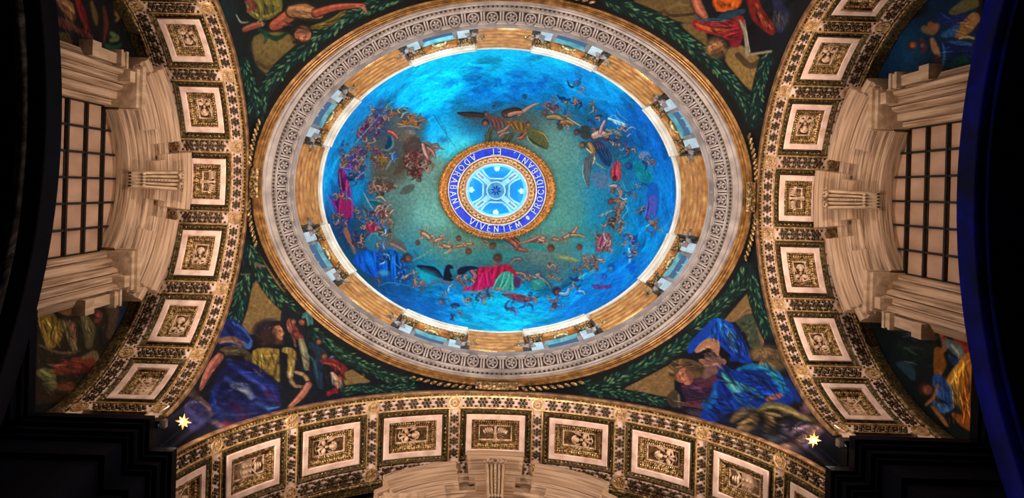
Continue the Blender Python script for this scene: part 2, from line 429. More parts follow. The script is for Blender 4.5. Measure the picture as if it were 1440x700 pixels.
def coffered_arch(A, label, ks, tmax):
    root = thing('coffered_arch', label, 'arch', {'left': (-11.5, 0, 17.7), 'right': (11.5, 0, 17.7), 'bottom': (0, 9.5, 17.7)}[A.side])
    R = A.R; hw = A.w*R; dc = (A.d1+A.d2)/2; hd = (A.d2-A.d1)/2
    egg = .25; ros = A.D*R/2-hw-egg
    n = int(2*tmax/A.D*12)
    mb = MB(); A.slab(mb, -tmax, tmax, -.45, 3.12, -.5, -.3, n); mb.build('backing', 'dark_gilt', root)
    # long bands: moulded front edge, pale front strip, pale back strip, back moulding
    for nm, d0, d1, h1, m, ch in (('front_moulding', -.46, -.385, .14, 'brown_gilt', .02), ('front_moulding', -.38, -.33, .08, 'rim_gilt', .02), ('front_moulding', -.325, -.27, .04, 'brown_gilt', .01), ('front_moulding', -.265, -.225, .06, 'bright_gilt', .01),
                              ('pale_strip', -.22, .22, -.03, 'marble_frame', 0), ('pale_strip', A.d2+.25, A.d2+.72, -.05, 'marble_frame', 0),
                              ('back_moulding', A.d2+.74, A.d2+.84, .04, 'gilt', .02), ('back_moulding', A.d2+.86, 3.12, .0, 'dark_gilt', .03)):
        mb = MB(); A.slab(mb, -tmax, tmax, d0, d1, -.45, h1, n, ch); mb.build(nm, m, root)
    for d in (-.205, .215):
        mb = MB(); A.slab(mb, -tmax, tmax, d-.02, d+.02, -.05, .02, n); mb.build('fillet', 'bright_gilt', root)
    # small teeth along the front edge
    mb = MB(); k = int(2*tmax*R/.13)
    for i in range(k):
        t = -tmax+2*tmax*i/k; A.slab(mb, t, t+.07/R, -.335, -.275, .03, .10, 1)
    mb.build('dentils', 'gilt', root, kind='stuff')
    for i in ks:
        tc = i*A.D
        if abs(tc) > tmax+.1: continue
        ht = A.w
        mb = MB(); A.loops(mb, tc, dc, hw, hd, [(0, -.3), (0, .0), (.03, .02), (.19, .02), (.21, -.02), (.21, -.3)], 5)
        c = sub(mb.build('coffer', 'marble_frame', root))
        mb = MB(); A.loops(mb, tc, dc, hw-.21, hd-.21, [(0, -.04), (.05, -.02), (.07, -.10), (.13, -.12), (.17, -.16), (.2, -.24), (.24, -.25), (.26, -.22), (.28, -.22), (.29, -.26)], 5)
        mb.build('gilded_border', 'gilt', c)
        mb = MB(); A.beads(mb, tc, dc, hw-.31, hd-.31, -.1, .085, (.028, .035, .035)); A.beads(mb, tc, dc, hw-.43, hd-.43, -.2, .07, (.022, .028, .03))
        mb.build('bead_row', 'bright_gilt', c, kind='stuff')
        mb = MB(); A.loops(mb, tc, dc, hw-.49, hd-.49, [(0, -.26), (.01, -.26)], 5, True); mb.build('relief_panel', 'relief_ground', c)
        mb = MB(); A.loops(mb, tc, dc, hw-.47, hd-.47, [(0, -.26), (0, -.2), (.03, -.19), (.05, -.21), (.05, -.27)], 5); mb.build('panel_fillet', 'relief_stone', c)
        kind = 'dove' if i == 0 else ('angel' if abs(i) in (1, 2) else 'arms')
        horiz = (i == 0)
        M = A.fr(tc, dc, -.26, 1.45)
        # heads point to the crown, the dove's to the dome
        toward = (A.P(tc, dc-.1)-A.P(tc, dc)) if horiz else (A.P(tc-math.copysign(.02, i), dc)-A.P(tc, dc))
        z = M.to_3x3().col[2].normalized(); y = toward.normalized(); x = y.cross(z)
        sc = 1.35 if horiz else 1.5
        link('relief', REL[kind], c, mw=basis(M.translation, x, y, z, sc if A.side != 'bottom' or horiz else 1.6))
        # egg and dart strips round the frame
        mb = MB(); A.loops(mb, tc, dc, hw+egg, hd+.2, [(0, -.3), (0, -.02), (.04, .03), (.07, -.04), (.18, -.08), (.2, .0), (.22, -.04), (.22, -.3)], 5)
        mb.build('egg_moulding', 'dark_gilt', root)
        mb = MB(); A.beads(mb, tc, dc, hw+.13, hd+.09, -.06, .15, (.05, .045, .05)); mb.build('egg_row', 'gilt', root, kind='stuff')
    kk = sorted(set([k-.5 for k in ks]+[k+.5 for k in ks]))
    for h in kk:
        t = h*A.D
        if abs(t) > tmax+.05: continue
        mb = MB(); A.slab(mb, t-ros/R, t+ros/R, .26, A.d2+.24, -.3, -.04, 2); mb.build('pale_strip', 'marble_frame', root)
        for sg in (-1, 1):
            mb = MB(); A.slab(mb, t+sg*ros/R-.018/R, t+sg*ros/R+.018/R, .26, A.d2+.24, -.05, .02, 1); mb.build('fillet', 'bright_gilt', root)
        link('roundel', RND, root, mw=A.fr(t, 0, -.02, .84))
        link('roundel', RND, root, mw=A.fr(t, A.d2+.48, -.04, .88))
        m = 4
        for j in range(m):
            link('rosette', ROS, root, mw=A.fr(t, .42+(A.d2-.32)*(j+.5)/m, -.03, min(1.1, ros*4.2), PI/2))
    for i in ks:
        m = 5; half = A.D/2-.3/R
        for j in range(m):
            t = i*A.D-half+2*half*(j+.5)/m
            if abs(t) > tmax: continue
            link('rosette', ROS, root, mw=A.fr(t, 0, -.02, .86 if A.side != 'bottom' else .98))
            link('rosette', ROS, root, mw=A.fr(t, A.d2+.48, -.04, .98 if A.side != 'bottom' else 1.1))
    return root
AL_ = Arch('left', .3966, .1261, .436, 1.888, BA)
AR_ = Arch('right', .3966, .1261, .436, 1.888, BA)
AB_ = Arch('bottom', .3378, .1197, .457, 1.99, 9.0)
coffered_arch(AL_, 'gilded coffered arch left of the dome, over the left window', range(-3, 4), 1.46)
coffered_arch(AR_, 'gilded coffered arch right of the dome, over the right window', range(-3, 4), 1.46)
coffered_arch(AB_, 'gilded coffered arch below the dome, widest of the three', range(-4, 5), 1.5)
# plain barrel beyond the upper edge of the view
AT_ = Arch('top', .3378, .1197, .457, 1.99, 9.0)
mb = MB(); AT_.slab(mb, -1.5, 1.5, -.45, 3.3, -.3, 0, 60); struct(mb.build('ceiling_barrel', 'dim_plaster'))

# ================================================================== WINDOW SURROUNDS
def surround(tr, label, side):
    """tr(X, u, z): X = distance from the axis to the wall, u along the wall"""
    root = thing('window_surround', label, 'window surround', tr(13.0, 0, 19.0))
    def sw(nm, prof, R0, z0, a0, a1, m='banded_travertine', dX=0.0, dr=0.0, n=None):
        """profile [(X, r)] swept about the arc centre (z0), r added to R0"""
        mb = MB(); n = n or max(2, int(abs(a1-a0)*26)); rows = []
        for X, r in prof:
            rows.append([tr(X+dX, (R0+r+dr)*sin(a0+(a1-a0)*i/n), z0+(R0+r+dr)*cos(a0+(a1-a0)*i/n)) for i in range(n+1)])
        grid(mb, rows)
        for a in (a0, a1):
            k = len(mb.v); mb.v.extend(tr(X+dX, (R0+r+dr)*sin(a), z0+(R0+r+dr)*cos(a)) for X, r in prof); mb.f.append(tuple(range(k, k+len(prof))))
        cum = [R0*.37]
        for (X0_, r0_), (X1_, r1_) in zip(prof, prof[1:]): cum.append(cum[-1]+math.hypot(X1_-X0_, r1_-r0_))
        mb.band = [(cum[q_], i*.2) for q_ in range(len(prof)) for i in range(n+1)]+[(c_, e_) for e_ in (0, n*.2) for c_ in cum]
        return mb.build(nm, m, root)
    z0 = 19.2
    # archivolt round the head of the window: three receding fascias
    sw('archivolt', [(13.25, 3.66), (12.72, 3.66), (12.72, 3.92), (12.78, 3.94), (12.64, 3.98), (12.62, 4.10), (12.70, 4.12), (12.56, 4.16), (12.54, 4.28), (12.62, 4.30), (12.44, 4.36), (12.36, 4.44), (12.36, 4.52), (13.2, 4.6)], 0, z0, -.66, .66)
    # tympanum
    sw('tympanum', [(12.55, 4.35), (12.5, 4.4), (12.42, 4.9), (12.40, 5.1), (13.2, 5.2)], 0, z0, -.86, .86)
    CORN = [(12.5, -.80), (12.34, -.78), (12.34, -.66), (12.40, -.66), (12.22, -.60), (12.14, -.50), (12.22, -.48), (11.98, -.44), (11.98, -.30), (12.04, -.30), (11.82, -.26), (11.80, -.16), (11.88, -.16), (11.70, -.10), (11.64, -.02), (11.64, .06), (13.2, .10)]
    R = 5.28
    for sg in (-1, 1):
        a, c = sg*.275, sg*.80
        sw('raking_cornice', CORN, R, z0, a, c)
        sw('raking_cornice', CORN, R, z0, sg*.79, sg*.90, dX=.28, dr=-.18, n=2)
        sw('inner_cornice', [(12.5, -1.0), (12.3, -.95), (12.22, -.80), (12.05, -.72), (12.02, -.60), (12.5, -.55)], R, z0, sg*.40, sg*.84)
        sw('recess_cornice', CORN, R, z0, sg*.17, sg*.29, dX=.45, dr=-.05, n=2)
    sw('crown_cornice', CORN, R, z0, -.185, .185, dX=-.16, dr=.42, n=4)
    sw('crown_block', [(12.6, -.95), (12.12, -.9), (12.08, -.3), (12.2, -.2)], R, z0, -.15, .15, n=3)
    # keystone console with a fluted belly and a scroll on top
    mb = MB()
    prof = [(24.42, 12.0), (24.4, 11.72), (24.2, 11.66), (24.0, 11.72), (23.8, 11.86), (23.4, 12.06), (23.1, 12.16), (22.85, 12.24), (22.8, 12.62)]
    for q in range(5):
        u0 = -.375+.15*q; rows = []
        for z, X in prof:
            k = .72+.28*(z-22.8)/1.75
            rows.append([tr(X+.14, u0*k, z), tr(X, (u0+.03)*k, z), tr(X-.05, (u0+.075)*k, z), tr(X, (u0+.12)*k, z), tr(X+.14, (u0+.15)*k, z)])
        grid(mb, rows)
    for sg in (-1, 1):
        grid(mb, [[tr(12.9, sg*.375*(.72+.28*(z-22.8)/1.75), z), tr(X+.1, sg*.375*(.72+.28*(z-22.8)/1.75), z)] for z, X in prof])
    ks = sub(mb.build('keystone', 'travertine', root, True))
    mb = MB()
    for sg in (-1, 1):
        pts = [tr(11.56, sg*(.21+.17*cos(a)*(1-a/9)), 24.22+.17*sin(a)*(1-a/9)) for a in [i*.6 for i in range(12)]]
        tube(mb, pts, .055, 5)
    for i in range(7): blob(mb, tr(11.62, -.27+.09*i, 24.45+.05*sin(i*1.05)), (.06, .06, .07))
    for i in range(9): blob(mb, tr(11.68+.055*i, 0, 24.05-.13*i), (.04, .04, .045))
    mb.build('scroll', 'travertine', ks, True)
    mb = MB()
    for i in range(5): blob(mb, tr(12.2, -.2+.1*i, 22.88), (.06, .06, .10))
    mb.build('ribbed_foot', 'travertine', ks, True)
    # jambs with vertical mouldings
    JP = [(13.25, 2.38), (12.92, 2.40), (12.92, 2.56), (13.0, 2.58), (12.74, 2.62), (12.74, 2.84), (12.82, 2.86), (12.58, 2.92), (12.54, 3.04), (12.64, 3.06), (12.40, 3.12), (12.38, 3.28), (12.48, 3.30), (12.24, 3.36), (12.20, 3.48), (12.30, 3.50), (12.36, 3.58), (12.46, 3.76), (13.2, 3.80)]
    for sg in (-1, 1):
        mb = MB(); grid(mb, [[tr(X, sg*u, z) for z in (16.2, 18, 20, 22.05)] for X, u in JP])
        k = len(mb.v); mb.v.extend(tr(X, sg*u, 22.05) for X, u in JP); mb.f.append(tuple(range(k, k+len(JP))))
        cum = [0.0]
        for (X0_, r0_), (X1_, r1_) in zip(JP, JP[1:]): cum.append(cum[-1]+math.hypot(X1_-X0_, r1_-r0_))
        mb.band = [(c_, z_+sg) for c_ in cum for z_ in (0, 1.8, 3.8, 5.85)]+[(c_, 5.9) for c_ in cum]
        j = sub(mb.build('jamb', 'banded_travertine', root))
        mb = MB()
        for X, u0, u1, za, zb in ((12.1, 2.35, 3.62, 22.05, 22.22), (12.0, 2.3, 3.72, 22.22, 22.42), (12.15, 2.4, 3.6, 22.42, 22.6), (12.3, 2.5, 3.5, 22.6, 22.9)):
            p = [tr(X, sg*u0, za), tr(13.2, sg*u0, za), tr(13.2, sg*u1, za), tr(X, sg*u1, za), tr(X, sg*u0, zb), tr(13.2, sg*u0, zb), tr(13.2, sg*u1, zb), tr(X, sg*u1, zb)]
            mb.add(p, BOXF)
        mb.build('impost', 'travertine', j)
        mb = MB()
        def bk(X0, X1, u0, u1, za, zb):
            mb.add([tr(X0, sg*u0, za), tr(X1, sg*u0, za), tr(X1, sg*u1, za), tr(X0, sg*u1, za), tr(X0, sg*u0, zb), tr(X1, sg*u0, zb), tr(X1, sg*u1, zb), tr(X0, sg*u1, zb)], BOXF)
        bk(12.1, 12.5, 3.55, 4.0, 19.55, 20.0); bk(12.2, 12.6, 3.58, 3.9, 20.0, 21.0); bk(12.05, 12.6, 3.5, 4.02, 21.0, 21.12); bk(12.1, 12.6, 3.55, 3.98, 21.12, 21.3); bk(12.05, 12.6, 3.5, 4.02, 21.3, 21.42)
        bk(12.0, 12.4, 3.1, 3.45, 21.45, 21.75)
        mb.build('bracket', 'travertine', j)
    # glazing: bars and blinds
    us = [-2.38+4.76*i/6 for i in range(7)]
    zs = [17.3, 18.26, 19.23, 20.2, 21.15, 22.1, 23.08, 24.3]
    fr = MB()
    for u in us: 
        fr.add([tr(X, u+du, z) for z in (17.2, 24.4) for X, du in ((13.14, -.036), (13.22, -.036), (13.22, .036), (13.14, .036))], BOXF)
    for z in zs:
        fr.add([tr(X, u, z+dz) for u in (-2.4, 2.4) for X, dz in ((13.12, -.04), (13.2, -.04), (13.2, .04), (13.12, .04))], BOXF)
    win = struct(fr.build({'left': 'window_1', 'right': 'window_2', 'bottom': 'window_3'}[side], 'iron'))
    sub(win)
    for i in range(6):
        for q in range(7):
            e = .0; xx = 13.24+random.uniform(0, .02)
            p = MB(); p.add([tr(xx, us[i]+.03, zs[q]+.03), tr(xx, us[i+1]-.03, zs[q]+.03), tr(xx, us[i+1]-.03, zs[q+1]-.03), tr(xx, us[i]+.03, zs[q+1]-.03),
                             tr(xx+.03, us[i]+.03, zs[q]+.03), tr(xx+.03, us[i+1]-.03, zs[q]+.03), tr(xx+.03, us[i+1]-.03, zs[q+1]-.03), tr(xx+.03, us[i]+.03, zs[q+1]-.03)], BOXF)
            p.build('pane', 'blind', win)
    return root
surround(lambda X, u, z: (-X, u, z), 'travertine window surround with broken arched pediment, left of the dome', 'left')
surround(lambda X, u, z: (X, u, z), 'travertine window surround with broken arched pediment, right of the dome', 'right')
surround(lambda X, u, z: (u, X-1.85, z), 'travertine window head with keystone, cut off by the bottom edge', 'bottom')

# ================================================================== RING BELOW THE DRUM
root = thing('drum_cornice', 'oval grey and gold cornice ring framing the foot of the dome', 'cornice', (0, 0, 25.6))
def ring(nm, levels, m, parent, smooth=False, n=240, kind=None):
    mb = MB(); sweep(mb, levels, n=n); return mb.build(nm, m, parent, smooth, kind)
ring('gilded_moulding', [lev(353.5, 276, 25.62), lev(350, 273, 25.6), lev(348.4, 272.2, 25.7), lev(345.5, 270.8, 25.7), lev(344.6, 270, 25.79), lev(341.5, 268, 25.79), lev(340.8, 267.5, 25.86), lev(338, 265.6, 25.88)], 'rim_gilt', root)
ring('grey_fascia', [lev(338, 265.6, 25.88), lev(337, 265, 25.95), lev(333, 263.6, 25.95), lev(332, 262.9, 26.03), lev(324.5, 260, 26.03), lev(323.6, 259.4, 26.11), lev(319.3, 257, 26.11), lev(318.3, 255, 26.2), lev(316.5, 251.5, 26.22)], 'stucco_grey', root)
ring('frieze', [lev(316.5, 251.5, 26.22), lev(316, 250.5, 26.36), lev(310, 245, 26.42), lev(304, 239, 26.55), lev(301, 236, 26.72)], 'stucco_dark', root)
ring('upper_moulding', [lev(301, 236, 26.72), lev(300, 235.2, 26.70), lev(298, 233.6, 26.72), lev(297, 232.8, 26.8), lev(293.5, 230.4, 26.84), lev(292.4, 229.4, 26.95), lev(290.6, 228, 27.0), lev(290, 227.5, 27.12), (8.45, 6.66, 27.2), (8.9, 7.1, 27.2)], 'stucco_grey', root)
mb = MB(); n = 300
for i in range(n):
    t = 2*PI*i/n; a, b_, z = lev(321.4, 258.2, 26.08); p = Vector(ell(t, a, b_, z)); blob(mb, p, (.055, .055, .05), None, 5, 3)
mb.build('bead_row', 'bronze', root, kind='stuff')
# frieze ornaments: rosettes and brackets in turn
mb = MB()
grid(mb, [[(cos(2*PI*i/12)*r, sin(2*PI*i/12)*r, z) for i in range(12)] for r, z in ((.26, 0), (.25, .05), (.2, .06), (.18, .0))], True)
for i in range(5): blob(mb, (cos(i*2*PI/5)*.1, sin(i*2*PI/5)*.1, .03), (.075, .055, .05), Matrix.Rotation(i*2*PI/5, 3, 'Z'), 6, 3)
blob(mb, (0, 0, .06), (.05, .05, .05))
FR_R = mb.mesh('frieze_rosette', 'stucco_grey')
mb = MB()
box(mb, -.09, -.02, -.24, .14, 0, .10); box(mb, .02, .09, -.24, .14, 0, .10); box(mb, -.17, .17, .13, .20, 0, .13); box(mb, -.21, .21, .19, .25, 0, .16)
blob(mb, (-.06, -.24, .05), (.05, .05, .06)); blob(mb, (.06, -.24, .05), (.05, .05, .06))
FR_B = mb.mesh('frieze_bracket', 'stucco_grey')
NF = 72
for i in range(NF):
    for half, me, nm in ((0, FR_R, 'frieze_rosette'), (.5, FR_B, 'frieze_bracket')):
        t = 2*PI*(i+half+.25)/NF; a, b_, z = lev(308.6, 243, 26.45)
        o = Vector(ell(t, a, b_, z)); tx = Vector((-a*sin(t), b_*cos(t), 0)).normalized(); inn = Vector((-cos(t)*b_, -sin(t)*a, 0)).normalized()
        y = (inn+Vector((0, 0, .55))).normalized(); zz = tx.cross(y)
        if zz.z > 0: tx = -tx; zz = -zz
        link(nm, me, root, mw=basis(o-zz*.0, tx, y, zz, .95))
# key blocks where the ring touches the arches
for i, (t, hw_) in enumerate(((0, .075), (PI/2, .085), (PI, .075), (-PI/2, .085))):
    mb = MB(); sweep(mb, [lev(356, 281, 25.2), lev(350, 275, 25.15), lev(347, 273, 25.3), lev(344, 271, 25.35), lev(343, 270, 25.75), lev(352, 276, 25.8)], t-hw_, t+hw_, 6)
    mb.build('key_block', 'gilt', root)
# gilded leaf scrolls in the narrow corners beside the key blocks
for t0 in (0, PI/2, PI, -PI/2):
    for sg in (-1, 1):
        mb = MB()
        m = 9
        for i in range(m):
            t = t0+sg*(.11+.028*i if abs(sin(t0)) > .5 else .10+.026*i)
            kx = 1.012+.0012*i
            a, b_, z = lev(354*kx, 277*kx, 25.35); p = Vector(ell(t, a, b_, z))
            blob(mb, p, (.16, .06, .06), Matrix.Rotation(t+sg*1.0, 3, 'Z'), 6, 3)
        mb.build('leaf_scroll', 'gilt', root)

# ================================================================== DRUM
BAYS = [26.5, 70.4, 109.6, 153.5, 206.5, 250.4, 289.6, 333.5]
BAYS = [math.radians(x) for x in BAYS]
WH = math.radians(4.6)
mb = MB()
def wall_seg(t0, t1, z0, z1, n): sweep(mb, [(8.8, 7.05, z0), (8.8, 7.05, z1)], t0, t1, n)
prev = BAYS[-1]-2*PI
for c in BAYS:
    wall_seg(prev+WH, c-WH, 27.2, 31.2, 14); wall_seg(c-WH, c+WH, 27.2, 28.0, 4); wall_seg(c-WH, c+WH, 30.15, 31.2, 4)
    for sg in (-1, 1):   # window reveals
        t = c+sg*WH; mb.add([ell(t, 8.8, 7.05, 28), ell(t, 9.2, 7.45, 28), ell(t, 9.2, 7.45, 30.15), ell(t, 8.8, 7.05, 30.15)], [(0, 1, 2, 3)])
    prev = c
struct(mb.build('wall_drum', 'drum_wall_stone'))
# white cornice under the mosaic
root = thing('dome_cornice', 'white stucco cornice at the rim of the blue mosaic', 'cornice', (0, 0, 31))
ring('cornice', [(8.8, 7.05, 31.0), lev(258, 204.5, 31.15), lev(256.5, 203.3, 31.3), lev(253.5, 201.2, 31.33), lev(252, 200.3, 31.5), lev(249.3, 198.6, 31.55), lev(248.6, 198.2, 31.7), (8.33, 6.7, 31.7)], 'stucco_white', root)
names8 = ['lower right', 'bottom right', 'bottom left', 'lower left', 'upper left', 'top left', 'top right', 'upper right']
BW = math.radians(10.6)
capm = MB()
for i in range(3):
    for j in range(4): blob(capm, (-.24+.16*j, .06*((i+j) % 2), -.3+.2*i), (.11, .10, .12), Matrix.Rotation(.5*j-.7, 3, 'Y'), 6, 4)
for sg in (-1, 1): blob(capm, (sg*.33, .1, .28), (.12, .11, .12), None, 6, 4)
CAP = capm.mesh('capital', 'gilt')
scm = MB()
for q, (x, z, r) in enumerate(((-.2, 0, .13), (.0, .12, .12), (.2, .0, .14), (.05, -.2, .10), (-.15, .22, .09), (.25, .25, .08))): blob(scm, (x, .02*q, z), (r, .12, r*.8), None, 6, 4)
SCR = scm.mesh('stucco_scroll', 'stucco_grey')
chm = MB()
blob(chm, (0, 0, 0), (.13, .12, .17)); blob(chm, (.03, .05, .24), (.09, .09, .10)); 
for sg in (-1, 1):
    tube(chm, [(sg*.08, 0, -.1), (sg*.22, .05, -.25), (sg*.3, .0, -.42)], [.07, .06, .04]); tube(chm, [(sg*.1, 0, .1), (sg*.28, .08, .14), (sg*.4, .0, .02)], [.05, .045, .03])
    blob(chm, (sg*.2, -.04, .16), (.16, .04, .09), Matrix.Rotation(-sg*.4, 3, 'Y'))
CHE = chm.mesh('cherub', 'bright_gilt', True)
def drum_fr(t, a, b_, z, s=1.0):
    o = Vector(ell(t, a, b_, z)); tx = Vector((-a*sin(t), b_*cos(t), 0)).normalized(); inn = Vector((-cos(t)*b_, -sin(t)*a, 0)).normalized()
    return basis(o, tx, inn, Vector((0, 0, 1)), s)
for c, nm in zip(BAYS, names8):
    root = thing('drum_window', 'drum window between white pilasters with gold capitals, %s of the dome' % nm, 'window', ell(c, 8.8, 7.05, 28), 'windows in the drum of the dome')
    mb = MB(); sweep(mb, [(9.1, 7.35, 28.0), (9.1, 7.35, 30.15)], c-WH, c+WH, 4); mb.build('pane', 'sunlit_pane' if nm == 'top left' else 'day_pane', root)
    mb = MB()
    for t in (c-WH*.95, c-WH*.33, c+WH*.33, c+WH*.95): sweep(mb, [(9.08, 7.33, 28), (9.0, 7.25, 28), (9.0, 7.25, 30.15), (9.08, 7.33, 30.15)], t-.004, t+.004, 1)
    for z in (28.7, 29.4): sweep(mb, [(9.08, 7.33, z-.03), (9.0, 7.25, z-.03), (9.0, 7.25, z+.03), (9.08, 7.33, z+.03)], c-WH, c+WH, 4)
    mb.build('window_bars', 'pilaster_white', root)
    mb = MB(); sweep(mb, [(8.8, 7.05, 29.95), (8.62, 6.9, 29.98), (8.62, 6.9, 30.12), (8.8, 7.05, 30.15)], c-WH*1.1, c+WH*1.1, 5)
    mb.build('lintel', 'lantern_cyan', root)
    for sg in (-1, 1):
        t = c+sg*math.radians(7.6); h = math.radians(1.75)
        mb = MB(); sweep(mb, [(8.8, 7.05, 27.6), (8.66, 6.92, 27.6), (8.62, 6.9, 27.8), (8.60, 6.86, 30.0), (8.8, 7.05, 30.05)], t-h, t+h, 3); mb.build('pilaster', 'pilaster_white', root)
        mb = MB(); sweep(mb, [(8.8, 7.05, 27.5), (8.7, 6.96, 27.5), (8.7, 6.96, 30.3), (8.8, 7.05, 30.4)], c+sg*math.radians(5.15)-.012, c+sg*math.radians(5.15)+.012, 2); mb.build('window_jamb', 'stucco_grey', root)
        link('capital', CAP, root, mw=drum_fr(t, 8.55, 6.8, 30.33, .85))
        link('stucco_scroll', SCR, root, mw=drum_fr(c+sg*math.radians(10.3), 8.62, 6.88, 29.3, 1.15))
    mb = MB(); sweep(mb, [(8.8, 7.05, 30.3), (8.6, 6.87, 30.32), (8.6, 6.87, 30.5), (8.54, 6.80, 30.52), (8.54, 6.80, 30.7), (8.46, 6.72, 30.74), (8.46, 6.72, 30.86), (8.8, 7.05, 30.9)], c-BW*.97, c+BW*.97, 12); mb.build('architrave', 'pediment_gilt', root)
    link('cherub', CHE, root, mw=drum_fr(c, 8.5, 6.76, 30.12, 1.0))
    mb = MB(); sweep(mb, [(8.8, 7.05, 30.88), lev(261.5, 206.8, 30.92), lev(260, 205.8, 31.05), lev(256, 203, 31.1), lev(254.5, 202, 31.25), lev(251, 199.4, 31.3), lev(249, 198.2, 31.5), lev(247.2, 196.8, 31.55), lev(246.6, 196.4, 31.72), (8.4, 6.7, 31.74)], c-BW, c+BW, 14); mb.build('cornice', 'stucco_white', root)
    mb = MB(); nd = 17
    for i in range(nd):
        t = c-BW*.9+1.8*BW*i/(nd-1); sweep(mb, [lev(264.5, 209, 30.86), lev(262.5, 207.6, 30.8), lev(260.2, 206, 30.9), lev(261.5, 206.8, 30.98)], t-.0065, t+.0065, 1)
    mb.build('dentils', 'bronze', root, kind='stuff')  # dark colour stands in for the shade in the gaps between teeth
gaps = [(BAYS[i]+BW*1.06, (BAYS[(i+1) % 8] + (2*PI if i == 7 else 0))-BW*1.06) for i in range(8)]
gn = ['between the lower right and bottom right windows', 'at the foot of the dome, lowest in the picture', 'between the bottom left and lower left windows', 'at the far left of the dome', 'between the upper left and top left windows',
      'at the top of the dome, highest in the picture', 'between the top right and upper right windows', 'at the far right of the dome']
for (t0, t1), lab in zip(gaps, gn):
    m_ = (t0+t1)/2
    root = thing('gilded_pediment', 'gilded stepped pediment on the drum, %s' % lab, 'pediment', ell(m_, 8.7, 6.95, 28.6), 'gilded pediments on the drum')
    prof = [(8.8, 7.05, 28.55)]
    for i in range(6):
        ap, bp = 287-5.3*i, 227-4.45*i; z = 28.6+.44*i
        prof += [lev(ap, bp, z), lev(ap-1.5, bp-1.3, z+.05), lev(ap-3.6, bp-3.0, z+.2), lev(ap-5.0, bp-4.2, z+.40)]
    prof += [(8.8, 7.05, 31.2)]
    mb = MB(); sweep(mb, prof, t0, t1, 16); pd = mb.build('mouldings', 'pediment_gilt', root)
    for sg, te in ((1, t0), (-1, t1)):
        mb = MB()
        for q in range(3):
            z = 29.2+.6*q; a, b_ = lev(283-5.5*q, 224-4.6*q, z)[:2]
            pts = [ell(te+sg*(.02+.035*u), a-.06-.10*sin(u*PI*.9), b_-.06-.10*sin(u*PI*.9), z+.25*sin(u*2.2)) for u in [i/6 for i in range(7)]]
            tube(mb, pts, [.02, .05, .06, .05, .04, .03, .02], 5)
            blob(mb, pts[0], (.09, .09, .09)); blob(mb, pts[3], (.08, .08, .06))
        mb.build('gilded_scroll', 'gilt', root)
        mb = MB(); te2 = te-sg*.0; sweep(mb, [(8.8, 7.05, 28.4), (8.55, 6.8, 28.5), (8.5, 6.74, 30.9), (8.8, 7.05, 30.95)], te2-.012, te2+.012, 1); mb.build('end_block', 'bronze', root)

# ================================================================== OCULUS AND LANTERN
root = thing('oculus_ring', 'gilded wreath ring with a blue lettered band around the lantern', 'ring', (0, 0, 38.9))
OX, OY = 0.0, 0.0
ring('gilded_wreath', [lev(83, 69.2, 38.95), lev(81.5, 68, 38.75), lev(79, 66.5, 38.6), lev(77, 65, 38.85), lev(74.5, 63.5, 38.65), lev(71.5, 62.3, 38.7), lev(69.6, 61.3, 38.95)], 'wreath_gilt', root, True, 160)
mb = MB(); random.seed(3)
for i in range(120):
    t = 2*PI*i/120
    for (ap, bp) in ((80, 67.2), (73.2, 62.9)):
        a, b_, z = lev(ap, bp, 38.62); blob(mb, ell(t+random.uniform(-.01, .01), a, b_, z), (.12, .07, .07), Matrix.Rotation(t+random.uniform(.2, 1.2), 3, 'Z'), 5, 3)
mb.build('wreath_leaves', 'wreath_gilt', root, kind='stuff')
ring('white_fillet', [lev(69.6, 61.3, 38.95), lev(69.2, 61, 38.85), lev(67.8, 59.9, 38.85), lev(67.6, 59.8, 38.95)], 'stucco_white', root, False, 160)
ring('blue_band', [lev(67.6, 59.8, 38.95), lev(56.5, 49.6, 39.15)], 'enamel_blue', root, False, 160)
ring('white_fillet', [lev(56.5, 49.6, 39.15), lev(56.2, 49.3, 39.05), lev(54.4, 47.7, 39.05), lev(54.2, 47.5, 39.2)], 'stucco_white', root, False, 160)
ring('inner_gilded_ring', [lev(54.2, 47.5, 39.2), lev(52.5, 46, 39.1), lev(50, 43.6, 39.4), lev(47, 41, 39.5), lev(45, 39.2, 39.8)], 'wreath_gilt', root, False, 160)
mb = MB()
for i in range(44):
    t = 2*PI*i/44; a, b_, z = lev(50, 43.6, 39.3); blob(mb, ell(t, a, b_, z), (.16, .08, .06), Matrix.Rotation(t, 3, 'Z'), 5, 3)
mb.build('leaf_row', 'bright_gilt', root, kind='stuff')
ring('white_rim', [lev(45, 39.2, 39.8), lev(43.6, 38, 39.75), lev(41.5, 36, 40.0)], 'stucco_white', root, False, 160)
